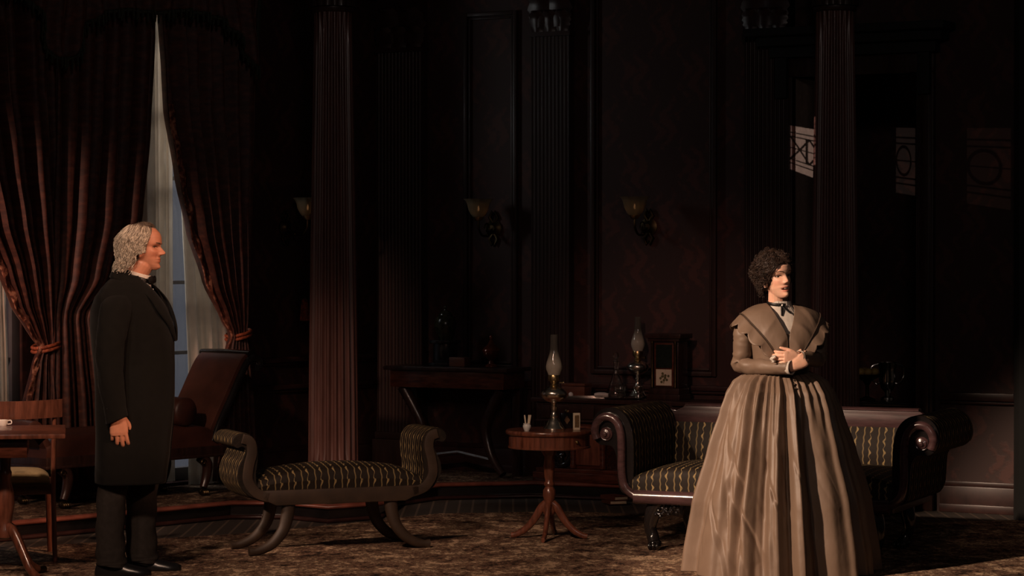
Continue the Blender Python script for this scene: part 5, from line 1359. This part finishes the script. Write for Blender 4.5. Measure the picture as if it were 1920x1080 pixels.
# sleeves
for sg in (-1, 1):
    pts = catmull([(sg*0.110, 0.040, 1.398, 0.012), (sg*0.138, 0.042, 1.386, 0.050), (sg*0.168, 0.047, 1.360, 0.072), (sg*0.196, 0.055, 1.315, 0.079), (sg*0.222, 0.070, 1.20, 0.074), (sg*0.232, 0.082, 1.08, 0.068), (sg*0.232, 0.074, 0.95, 0.062), (sg*0.229, 0.056, 0.84, 0.057), (sg*0.228, 0.046, 0.772, 0.054)], 8)
    b = MB()
    n = len(pts); P3 = [Vector(p[:3]) for p in pts]
    R = []
    for i, p in enumerate(P3):
        r = pts[i][3]; tilt = 0.42*max(0, (i-(n-9))/8)
        ring = []
        for q in range(28):
            a = 2*pi*q/28; rr = r*(1+(0.10*mnoise.noise(Vector((p.z*14+a*0.9, cos(a)*1.6, sin(a)*1.6+sg*5)))+0.04*mnoise.noise(Vector((p.z*30, cos(a)*3, sin(a)*3))))*min(1, max(0, (i-14)/10)))
            ring.append((p.x+rr*0.86*cos(a), p.y+rr*sin(a), p.z-tilt*rr*sin(a)))
        R.append(ring)
    b.rings(R, cap=False); o = b.build('sleeve', M['coat'], man, angle=80); solid(o, 0.006, -1)
    b = MB(); k = [Vector(p) for p in R[-4]]
    for q in range(2): b.ball((sg*0.262, 0.088, 0.83+0.035*q), (0.005, 0.006, 0.006), 6)
    b.build('sleeve_buttons', M['lapel'], man)
# trousers and shoes
for sg, yk, ya in ((-1, 0.085, 0.102), (1, -0.030, -0.022)):
    pts = catmull([(sg*0.075, 0.02, 0.90, 0.100), (sg*0.088, yk*0.5, 0.70, 0.094), (sg*0.092, yk, 0.48, 0.076), (sg*0.094, ya, 0.25, 0.070), (sg*0.094, ya-0.004, 0.09, 0.074), (sg*0.094, ya-0.010, 0.045, 0.076)], 8)
    R = []
    for i, p in enumerate(pts):
        R.append([(p[0]+p[3]*0.88*cos(a)*(1+0.04*sin(2.3*i+2*a)), p[1]+p[3]*sin(a)*(1+0.05*sin(1.1*i+a*3)*(1 if i > 8 else 0)), p[2]+0.012*sin(a)*(1 if i > len(pts)-3 else 0)) for a in [2*pi*q/28 for q in range(28)]])
    o = MB().rings(R, cap=False).build('trouser_leg', M['trousers'], man, angle=80); solid(o, 0.005, -1)
    x = sg*0.094; b = MB(); R = []
    for y, hw, h0, in ((0.085, 0.020, 0.03), (0.075, 0.032, 0.062), (0.03, 0.038, 0.085), (-0.03, 0.041, 0.080), (-0.08, 0.045, 0.056), (-0.13, 0.046, 0.043), (-0.17, 0.036, 0.036), (-0.19, 0.016, 0.026)):
        yy = ya+y-0.01
        R.append([(x+hw*cos(a), yy, 0.0 if sin(a) < -0.2 else (h0*(0.25+0.75*max(0, sin(a))) if sin(a) > 0 else 0.006)) for a in [2*pi*q/20 for q in range(20)]])
    b.rings(R); b.build('shoe', M['shoe'], man, angle=60)
# hair
ML = [(0, 0.207), (18, 0.206), (32, 0.212), (46, 0.196), (58, 0.170), (66, 0.135), (74, 0.085), (86, 0.080), (100, 0.052), (130, 0.022), (180, 0.010)]
ml = [(radians(a), u) for a, u in ML]
def m_thick(a, u): return 0.003+0.026*max(0, min(1, (a-1.75)/0.6))*max(0, min(1, (0.085-u)/0.07))+0.024*min(1, max(0, (a-radians(56))/radians(34)))*(1-max(0, (u-0.17)/0.06)*0.85)+0.010*max(0, min(1, (a-1.9)/0.7))*max(0, 1-max(0, u-0.10)/0.08)
hair_shell(hm, mh, ML, m_thick, 0.004, 55).build('hair', M['grey_scalp_hair'], man, angle=80)
random.seed(11); sp = []
for i in range(3000):
    sg = random.choice((-1, 1)); a0 = radians(random.uniform(56, 180)); u0 = random.uniform(max(hm.lin(ml, a0)+0.004, 0.03), 0.212)
    L_ = random.uniform(0.05, 0.10); a1 = a0+radians(random.uniform(10, 20)); u1 = u0-L_
    lo = -0.022 if a0 > radians(100) else hm.lin(ml, a0)-0.008
    u1 = max(u1, lo+random.uniform(0, 0.012))
    if u0-u1 < 0.012: continue
    low = max(0, min(1, (0.11-u1)/0.10))
    t0, t1 = m_thick(a0, u0), m_thick(min(a1, pi), max(u1, 0))
    sp.append((sg*a0, u0, sg*a1, u1, t0+0.003, t1+0.004+0.006*low+random.uniform(-0.002, 0.006), 0.0028+0.0045*low*random.uniform(0.5, 1.2), (u0-u1)/0.045+random.uniform(-0.15, 0.15), 5*a0+u0*140+random.uniform(-0.5, 0.5)))
for nm_, mm_, q_ in (('wavy_locks', 'grey_hair', 0), ('silver_locks', 'silver_hair', 1), ('darker_locks', 'darker_hair', 2)):
    b = MB(); hair_strands(b, hm, mh, [x for k, x in enumerate(sp) if (int(3*x[0]/0.11) % 3 if k % 3 else k//3 % 3) == q_], 0.00135, 4, 18)
    b.build(nm_, M[mm_], man, angle=80)
sp = []
for i in range(420):
    a0 = radians(random.uniform(-60, 60)); u0 = 0.222+random.uniform(-0.010, 0.006)
    sg = 1 if a0 > 0 else -1
    sp.append((a0, u0-0.005*abs(a0), a0+sg*radians(random.uniform(30, 70)), 0.222+random.uniform(-0.012, 0.004), 0.004, 0.009+random.uniform(0, 0.004), 0.0012, 1, random.uniform(0, 1)))
b = MB(); hair_strands(b, hm, mh, sp, 0.0020)
b.build('thin_top_hair', M['dark_top_hair'], man, angle=80)

# ---------------------------------------------------------------- the woman in the brown silk dress
WY = 12.50; WX = (1463-960)*WY/FPX; RZW = radians(10)
wm = thing('person', 'woman in a full taupe silk dress with clasped hands in front of the sofa', 'person', (WX, WY, 0.010), RZW)
def wp(px, py, dy):
    """a pixel at depth dy in front of the woman's axis (world y), in her own frame"""
    p = P(px, py, WY+dy)-Vector((WX, WY, 0.008)); return Matrix.Rotation(-RZW, 4, 'Z').to_3x3() @ p
hw_ = Head(0.221, True, 0.80, 0.98)
hp = wp(1455, 561, 0.0)
mw = Matrix.Translation((hp.x+0.003, -0.035, 1.360)) @ Matrix.Rotation(radians(20), 4, 'Z') @ Matrix.Rotation(radians(-5), 4, 'Y') @ Matrix.Rotation(radians(-3), 4, 'X')
RW = wp(1481, 690, -0.215); LWp = wp(1497, 671, -0.196)
RE = wp(1391, 684, -0.02); LE = wp(1534, 672, -0.02)
b = MB(); hw_.mesh(b, mw)
b.limb([(hp.x*0.3, 0.015, 1.25), (hp.x*0.6, 0.005, 1.33), (hp.x, -0.020, 1.415)], [0.060, 0.047, 0.046], 20)
b.rings([[(w_*sin(a), y+d*cos(a), z) for a in [2*pi*i/28 for i in range(28)]] for z, w_, d, y in ((0.80, 0.12, 0.09, 0.0), (0.90, 0.145, 0.10, 0.0), (1.0, 0.115, 0.085, -0.005), (1.10, 0.13, 0.10, -0.012), (1.17, 0.140, 0.105, -0.015), (1.24, 0.14, 0.085, -0.005), (1.285, 0.10, 0.06, 0.005), (1.31, 0.05, 0.045, 0.005))])
b.limb([(-0.135, 0.005, 1.24), RE, RE.lerp(RW, 0.5), RE.lerp(RW, 0.93)], [0.040, 0.029, 0.023, 0.017], 14)
b.limb([(0.135, 0.005, 1.24), LE, LE.lerp(LWp, 0.5), LE.lerp(LWp, 0.93)], [0.040, 0.029, 0.023, 0.017], 14)
for sg in (-1, 1): b.limb([(sg*0.075, 0, 0.86), (sg*0.08, -0.01, 0.46), (sg*0.08, 0.01, 0.08), (sg*0.08, -0.03, 0.045), (sg*0.085, -0.12, 0.03)], [0.075, 0.048, 0.034, 0.034, 0.026], 12)
hand(b, RW+Vector((0.004, 0, 0)), (0.86, -0.05, 0.50), (0.1, 1, -0.1), (-0.3, 0.0, 1), 0.92, ((40, 62, 30), (43, 66, 32), (46, 68, 32), (50, 66, 30)), (0.85, 0.42, 0.30), spread=0.07)
hand(b, LWp, (-1, -0.14, 0.0), (0.0, 1, 0.05), (0, 0.2, 1), 0.86, ((30, 50, 26), (32, 54, 28), (34, 56, 30), (36, 56, 30)), (0.8, 0.45, 0.3), spread=0.05)
remesh_body(b, 'body', M['skin_woman'], wm, 0.0028, face_tint(hw_, mw.inverted(), (0.78, 0.42, 0.40), 0.75, 0))
face_parts(hw_, mw, wm, M['brow'], brow_lift=0.003)
# teeth
b = MB(); pts = []
for q in range(9):
    x = -0.0125+0.025*q/8; pts.append(Vector((x, -(hw_.lin(hw_.F, 0.048)-0.0015-14*x*x), 0.0492*hw_.k)))
b.tube(pts, (0.0026, 0.0018), 7, up=(0, 0, 1)); b.xf(mw); b.build('teeth', M['teeth'], wm)
# skirt
random.seed(5)
SKR = [(0.0, 0.478), (0.07, 0.470), (0.34, 0.425), (0.60, 0.352), (0.80, 0.292), (0.88, 0.262), (0.94, 0.228), (0.97, 0.195), (0.992, 0.150), (1.005, 0.128)]
def tri(x, k=0.96): return math.asin(k*sin(x))/math.asin(k)
def skirt_r(a, z):
    R = lerp_keys(SKR, z)*(0.965+0.035*max(0, min(1, (z-0.6)*3))); k = 1-z/1.0
    warp = 0.34*sin(3*a+1.0)+0.24*sin(5*a+2.2)+0.16*sin(8*a+0.4)
    drift = 0.30*sin(2.4*z+2*a)+0.5*mnoise.noise(Vector((a*1.3, z*1.6, 8.3)))
    n = 15*a+3.6*warp+drift
    w_ = 0.5+0.5*sin(4*a+1.7+0.8*z+sin(7*a))
    w2 = 0.5+0.5*sin(5*a+0.3-1.2*z)
    f = tri(n)*(0.65+0.5*w_)+0.42*tri(2*n+1.1+1.2*sin(3*a), 0.9)*w2+0.22*tri(3*n+0.5+0.8*z, 0.9)*(1-w2)
    amp = 0.008+0.042*min(1, k*2.0)
    gather = 0.013*tri(44*a+4*warp, 0.9)*max(0, 1-k*3.0)+0.010*tri(24*a+5*warp+1, 0.9)*max(0, 1-k*1.9)
    left = max(0, cos(a+0.95))**1.5*min(1, 1.6*k+0.2)
    d1 = a*3.2+z*2.6; d2 = a*3.0-z*3.4
    n2 = mnoise.noise(Vector((d1*1.5, z*2.2, 4.1))); n3 = mnoise.noise(Vector((d2*2.0, z*3.2, 9.1)))
    cr = -0.016*max(0, 1-abs(n2)*5)+0.006*n3
    edge = min(1, max(0, (1.005-z)/0.05))
    return R+(f*amp*(1-0.15*left)+gather+cr*left*max(0, min(1, 2.5*mnoise.noise(Vector((a*2.2, z*2.0, 3.3)))+0.25)))*edge
def fsk(u, v):
    a = 2*pi*u; z = 1.005*(1-v)**1.0
    r = skirt_r(a, z); e = 0.94 if z < 0.9 else 0.80+0.14*(1.005-z)/0.105
    off = 0.0
    return (r*sin(a)+off, -r*cos(a)*e, max(0.0, z-0.0))
o = MB().grid(fsk, 640, 170, cu=True).build('skirt', M['silk'], wm, angle=85); solid(o, 0.003, -1)
# bodice
BK = [(0.960, 0.150, -0.125, 0.105), (0.985, 0.136, -0.122, 0.095), (1.02, 0.134, -0.124, 0.092), (1.07, 0.142, -0.132, 0.095), (1.13, 0.152, -0.140, 0.100), (1.19, 0.160, -0.135, 0.100), (1.24, 0.162, -0.110, 0.095), (1.275, 0.140, -0.083, 0.085), (1.300, 0.100, -0.066, 0.074), (1.325, 0.068, -0.058, 0.062)]
cx0 = 0.008
o = garment(BK, 96, 70, lambda a, z: 0.0025*sin(9*a)*max(0, 1.06-z)*8, lambda x, y, z: y < 0 and z > 1.182 and abs(x-hp.x*0.3*max(0, (z-1.1)*4)) < 0.012+0.52*(z-1.17)).build('bodice', M['silk'], wm, angle=80); solid(o, 0.004)
o = garment([(1.13, 0.10, -0.128, 0.05), (1.20, 0.11, -0.122, 0.06), (1.26, 0.105, -0.088, 0.07), (1.30, 0.080, -0.060, 0.065), (1.325, 0.055, -0.052, 0.056), (1.345, 0.0505, -0.052, 0.050)], 60, 30, lambda a, z: 0.0022*sin(26*a)).build('chemisette', M['linen'], wm, angle=80)
b = MB()
for k in range(3): b.ball((0.0, -0.147+0.003*k*0, 1.145-0.045*k), (0.0055, 0.004, 0.0055), 6)
b.build('bodice_buttons', M['silk_trim'], wm)
b = MB()
for k in range(4):
    q = wp(1487+1.5*k, 706+7.5*k, -0.165-0.018*k); b.ball(q, (0.0050, 0.006, 0.0050), 6)
b.build('waist_buttons', M['silk_trim'], wm)
for sg in (-1, 1):
    inn = catmull([(0.003, -0.142, 1.01), (0.004, -0.152, 1.09), (0.006, -0.152, 1.172), (0.034, -0.122, 1.245), (0.057, -0.070, 1.305), (0.062, 0.015, 1.334), (0.046, 0.072, 1.31), (0, 0.096, 1.288)], 16)
    mid = catmull([(0.026, -0.140, 1.005), (0.066, -0.154, 1.085), (0.120, -0.140, 1.165), (0.172, -0.085, 1.235), (0.200, -0.025, 1.277), (0.195, 0.045, 1.275), (0.12, 0.108, 1.225), (0, 0.118, 1.19)], 16)
    outr = catmull([(0.040, -0.142, 1.01), (0.098, -0.160, 1.070), (0.165, -0.145, 1.130), (0.222, -0.092, 1.190), (0.250, -0.025, 1.228), (0.242, 0.055, 1.222), (0.15, 0.128, 1.155), (0, 0.135, 1.11)], 16)
    n = len(inn)
    def f1(u, v):
        i = int(round(v*(n-1))); r = Vector(inn[i]).lerp(Vector(mid[i]), u); c = sin(pi*u)
        cz = 0.010*max(0, 0.3-abs(mnoise.noise(Vector((r.x*9+r.z*7, r.y*6, r.z*3+sg*2)))))*c*2.2
        return (sg*r.x+hp.x*0.3*(1-u)*max(0, (r.z-1.1)*4), r.y-(0.006*c+cz)*(1 if r.y < 0 else -1), r.z+0.010*c+cz*0.5)
    o = MB().grid(f1, 36, n-1).build('bertha_collar', M['silk'], wm, angle=80); solid(o, 0.003, 0)
    MB().tube([Vector(f1(1.0, i/(n-1)))+Vector((0, -0.003, 0.002)) for i in range(n)], 0.0030, 6).build('piping', M['silk_trim'], o)
    def f2(u, v):
        x = v*(n-1); i = min(int(x), n-2); t = x-i
        p = Vector(mid[i]).lerp(Vector(mid[i+1]), t); q = Vector(outr[i]).lerp(Vector(outr[i+1]), t)
        sc = abs(sin(pi*v*7.5))**0.7; r = p.lerp(q, u*(0.62+0.46*sc))
        fl = 0.007*u*sin(2*pi*v*7.5+0.6)
        return (sg*(r.x+fl*0.5), r.y-0.007*u-0.6*fl, r.z-0.004*u*u-0.004+0.3*fl)
    o = MB().grid(f2, 8, 176).build('bertha_frill', M['silk'], wm, angle=80); solid(o, 0.0025, 0)
# sleeves, cuffs
for sg, E, Wr in ((-1, RE, RW), (1, LE, LWp)):
    S0 = Vector((sg*0.155, 0.005, 1.255)); up_ = S0.lerp(E, 0.35)+Vector((sg*0.018, 0.0, 0)); fa = E.lerp(Wr, 0.5)+Vector((sg*0.004, -0.012 if sg < 0 else -0.02, -0.004))
    pts = catmull([tuple(S0)+(0.052,), tuple(up_)+(0.053,), tuple(S0.lerp(E, 0.75)+Vector((sg*0.008, 0, 0)))+(0.047,), tuple(E)+(0.043,), tuple(fa)+(0.038,), tuple(Wr)+(0.034,)], 12)
    n = len(pts); P3 = [Vector(p[:3]) for p in pts]; b = MB()
    b.tube(P3, [p[3] for p in pts], 30, cap=False)
    for vi in range(len(b.v)):
        i = vi//30; t = i/n; c = P3[i]; q = Vector(b.v[vi]); o_ = q-c; a = 2*pi*(vi % 30)/30
        bend = exp(-((t-0.58)/0.16)**2)
        dz = 0.10*mnoise.noise(q*13)-0.10*max(0, 0.22-abs(mnoise.noise(Vector((q.x*16+q.z*10, q.y*14, q.z*24-q.x*8)))))*3+bend*(0.12*sin(i*0.85+1.6*sin(a+0.5)+sg)-0.05*max(0, 0.3-abs(mnoise.noise(q*22)))*3)
        b.v[vi] = tuple(c+o_*(1+dz))
    o = b.build('sleeve', M['silk'], wm, angle=80); solid(o, 0.003, -1)
    dr = (Wr-fa).normalized()
    b = MB(); b.tube([Wr-dr*(0.012 if sg < 0 else 0.024), Wr+dr*(0.003 if sg < 0 else -0.012), Wr+dr*(0.012 if sg < 0 else -0.006)], [0.0315, 0.0335, 0.0345], 24, cap=False)
    o = b.build('cuff', M['linen'], wm, angle=80); solid(o, 0.003, 0)
# neck ribbon with a pearl
b = MB(); nc = Vector((hp.x*0.62, 0.0, 1.337))
ring = [(nc.x+0.0525*sin(a), nc.y-0.002-0.0535*cos(a), nc.z-0.010*cos(a)) for a in [2*pi*i/32 for i in range(33)]]
b.tube(ring, (0.0075, 0.0025), 8, up=(0, 0, 1))
k0 = Vector((nc.x+0.004, nc.y-0.060, nc.z-0.012))
for dx, dz in ((-0.006, -0.052), (0.040, -0.040)):
    b.tube([k0, k0+Vector((dx*0.4, -0.010, dz*0.45)), k0+Vector((dx, -0.024, dz))], [(0.005, 0.002), (0.006, 0.002), (0.005, 0.0015)], 8, up=(1, 0, 0))
for sg in (-1, 1): b.tube([k0, k0+Vector((sg*0.010, -0.004, 0.004)), k0+Vector((sg*0.018, -0.002, 0.001))], [(0.003, 0.004), (0.006, 0.004), (0.004, 0.002)], 8, up=(0, 0, 1))
b.build('neck_ribbon', M['ribbon'], wm, angle=70)
MB().ball(k0+Vector((0, -0.007, 0)), 0.0055, 10).build('pearl_brooch', M['pearl'], wm)
# handkerchief held in the fingers
q = wp(1449, 673, -0.215); wq = Matrix.Rotation(RZW, 4, 'Z') @ q
def fh(u, v): return (0.016*(u-0.5)+0.006*sin(9*v), -0.010*sin(7*v+3*u)-0.006*u, 0.034*(v-0.5))
o = MB().grid(fh, 8, 16).build('handkerchief', M['linen'], angle=80); solid(o, 0.004, 0)
o.location = Vector((WX, WY, 0.008))+wq; tag(o, 'white handkerchief edge showing in the clasped hands', 'handkerchief')
# hair
WL_ = [(0, 0.176), (14, 0.178), (30, 0.172), (44, 0.152), (56, 0.122), (68, 0.092), (84, 0.070), (105, 0.055), (140, 0.035), (180, 0.025)]
wl = [(radians(a), u*0.95) for a, u in WL_]
def w_thick(a, u): return 0.005+0.016*min(1, max(0, a-0.25)/1.1)+0.018*max(0, min(1, (a-1.5)/0.9))*(1-max(0, (u-0.15)/0.07)*0.5)
hair_shell(hw_, mw, [(a, u*0.95) for a, u in WL_], w_thick, 0.005, 44).build('hair', M['brown_hair'], wm, angle=80)
random.seed(21); sp = []
for i in range(1700):
    a0 = random.uniform(0.0, pi); sg = random.choice((-1, 1))
    u0 = random.uniform(hw_.lin(wl, a0)+0.004, 0.214)
    a1 = a0+radians(random.uniform(10, 32)); u1 = u0+random.uniform(-0.040, 0.004)
    if a0 < 0.9: u1 = max(u1, hw_.lin(wl, a1)+0.004)
    fr = max(0, min(1, (a0-0.5)/0.8))
    sp.append((sg*a0, u0, sg*a1, u1, w_thick(a0, u0)*0.9, w_thick(a1, u1)+random.uniform(-0.002, 0.004+0.010*fr), 0.0015+fr*random.uniform(0.002, 0.006), random.uniform(1.0, 1.6)+fr*random.uniform(0, 1.6), 6*a0+u0*60+random.uniform(-0.8, 0.8)))
b = MB(); hair_strands(b, hw_, mw, sp, 0.0014, 4, 18)
b.build('curls', M['brown_hair'], wm, angle=80)
# ================================================================ PATTERNED STAGE LIGHT (a gobo spot throwing a lattice on the walls)
def gobo(name, loc, corners, watts, col, style, pinkmix=0.0):
    """corners: four world points (top left, top right, bottom right, bottom left) of the patch it throws"""
    loc = Vector(loc); c = sum(corners, Vector())/4
    l = bpy.data.lights.new(name, 'SPOT'); o = bpy.data.objects.new(name, l); COL.objects.link(o)
    o.location = loc; q = (c-loc).to_track_quat('-Z', 'Y'); o.rotation_euler = q.to_euler()
    l.energy = watts; l.color = col; l.spot_blend = 0.0; l.shadow_soft_size = 0.004
    inv = q.to_matrix().inverted(); L2 = []
    for p in corners: d = inv @ (p-loc); L2.append((d.x/-d.z, d.y/-d.z))
    rad = max(sqrt(x*x+y*y) for x, y in L2); l.spot_size = 2*math.atan(rad*1.1)
    (xa, ya), (xb, yb), (xc, yc), (xd, yd) = L2
    l.use_nodes = True; N, L = l.node_tree.nodes, l.node_tree.links
    em = N['Emission']
    t = N.new('ShaderNodeTexCoord'); sp = N.new('ShaderNodeSeparateXYZ'); L.new(t.outputs['Normal'], sp.inputs[0])
    X = mth(N, L, 'MULTIPLY', mth(N, L, 'DIVIDE', sp.outputs[0], sp.outputs[2]), -1); Y = mth(N, L, 'MULTIPLY', mth(N, L, 'DIVIDE', sp.outputs[1], sp.outputs[2]), -1)
    x0, x1 = (xa+xd)/2, (xb+xc)/2
    U = mth(N, L, 'DIVIDE', mth(N, L, 'SUBTRACT', X, x0), x1-x0)
    top = mth(N, L, 'ADD', ya, mth(N, L, 'MULTIPLY', U, yb-ya)); bot = mth(N, L, 'ADD', yd, mth(N, L, 'MULTIPLY', U, yc-yd))
    V = mth(N, L, 'DIVIDE', mth(N, L, 'SUBTRACT', Y, bot), mth(N, L, 'SUBTRACT', top, bot))
    def inside(v): return mth(N, L, 'MULTIPLY', mth(N, L, 'GREATER_THAN', v, 0.0), mth(N, L, 'LESS_THAN', v, 1.0))
    def away(v, c, w_): return mth(N, L, 'GREATER_THAN', mth(N, L, 'ABSOLUTE', mth(N, L, 'SUBTRACT', v, c)), w_)
    m = mth(N, L, 'MULTIPLY', inside(U), inside(V))
    for c_ in (0.15, 0.24, 0.76, 0.85): m = mth(N, L, 'MULTIPLY', m, away(V, c_, 0.013))
    core = mth(N, L, 'MULTIPLY', mth(N, L, 'GREATER_THAN', V, 0.24), mth(N, L, 'LESS_THAN', V, 0.76))
    vv = mth(N, L, 'MULTIPLY', mth(N, L, 'SUBTRACT', V, 0.5), 1/0.26)
    if style == 'x':
        k = mth(N, L, 'SUBTRACT', mth(N, L, 'MULTIPLY', mth(N, L, 'FRACT', mth(N, L, 'MULTIPLY', U, 1.35)), 2), 1)
        d1 = mth(N, L, 'ABSOLUTE', mth(N, L, 'SUBTRACT', mth(N, L, 'ABSOLUTE', k), mth(N, L, 'ABSOLUTE', vv)))
        lat = mth(N, L, 'GREATER_THAN', d1, 0.13)
        lat = mth(N, L, 'MULTIPLY', lat, away(U, 0.64, 0.05)); lat = mth(N, L, 'MULTIPLY', lat, away(V, 0.5, 0.012))
    else:
        k = mth(N, L, 'SUBTRACT', mth(N, L, 'MULTIPLY', mth(N, L, 'FRACT', mth(N, L, 'ADD', mth(N, L, 'MULTIPLY', U, 0.95), 0.12)), 2), 1)
        rr = mth(N, L, 'SQRT', mth(N, L, 'ADD', mth(N, L, 'POWER', mth(N, L, 'ABSOLUTE', mth(N, L, 'MULTIPLY', k, 1.1)), 2.0), mth(N, L, 'POWER', mth(N, L, 'ABSOLUTE', mth(N, L, 'MULTIPLY', vv, 0.95)), 2.0)))
        lat = away(rr, 0.78, 0.085); lat = mth(N, L, 'MULTIPLY', lat, away(V, 0.5, 0.010))
    keep = mth(N, L, 'MAXIMUM', mth(N, L, 'SUBTRACT', 1.0, core), lat)
    L.new(mth(N, L, 'MULTIPLY', m, mth(N, L, 'ADD', 0.02, keep)), em.inputs['Strength'])
    return o
def on_wall(wall, px, py, off): s, z = wall.hit(px, py, off); return wall.pt(s, off, z)
g1 = [on_wall(WC, a, b_, -0.20) for a, b_ in ((1482, 241), (1530, 240), (1530, 332), (1482, 323))]
gobo('gobo_light_on_hall', (0.30, 3.0, 2.60), g1, 6500, (1.0, 0.80, 0.70), 'x')
g2 = [on_wall(WC, a, b_, -1.745) for a, b_ in ((1680, 239), (1716, 240), (1716, 367), (1680, 361))]
gobo('gobo_light_in_doorway', (0.30, 3.0, 2.60), g2, 900, (0.95, 0.92, 0.80), 'o')
g3 = [on_wall(WC, a, b_, 0.005) for a, b_ in ((1813, 240), (1895, 240), (1895, 394), (1813, 381))]
gobo('gobo_light_on_right_wall', (0.30, 3.0, 2.60), g3, 230, (1.0, 0.72, 0.55), 'o')
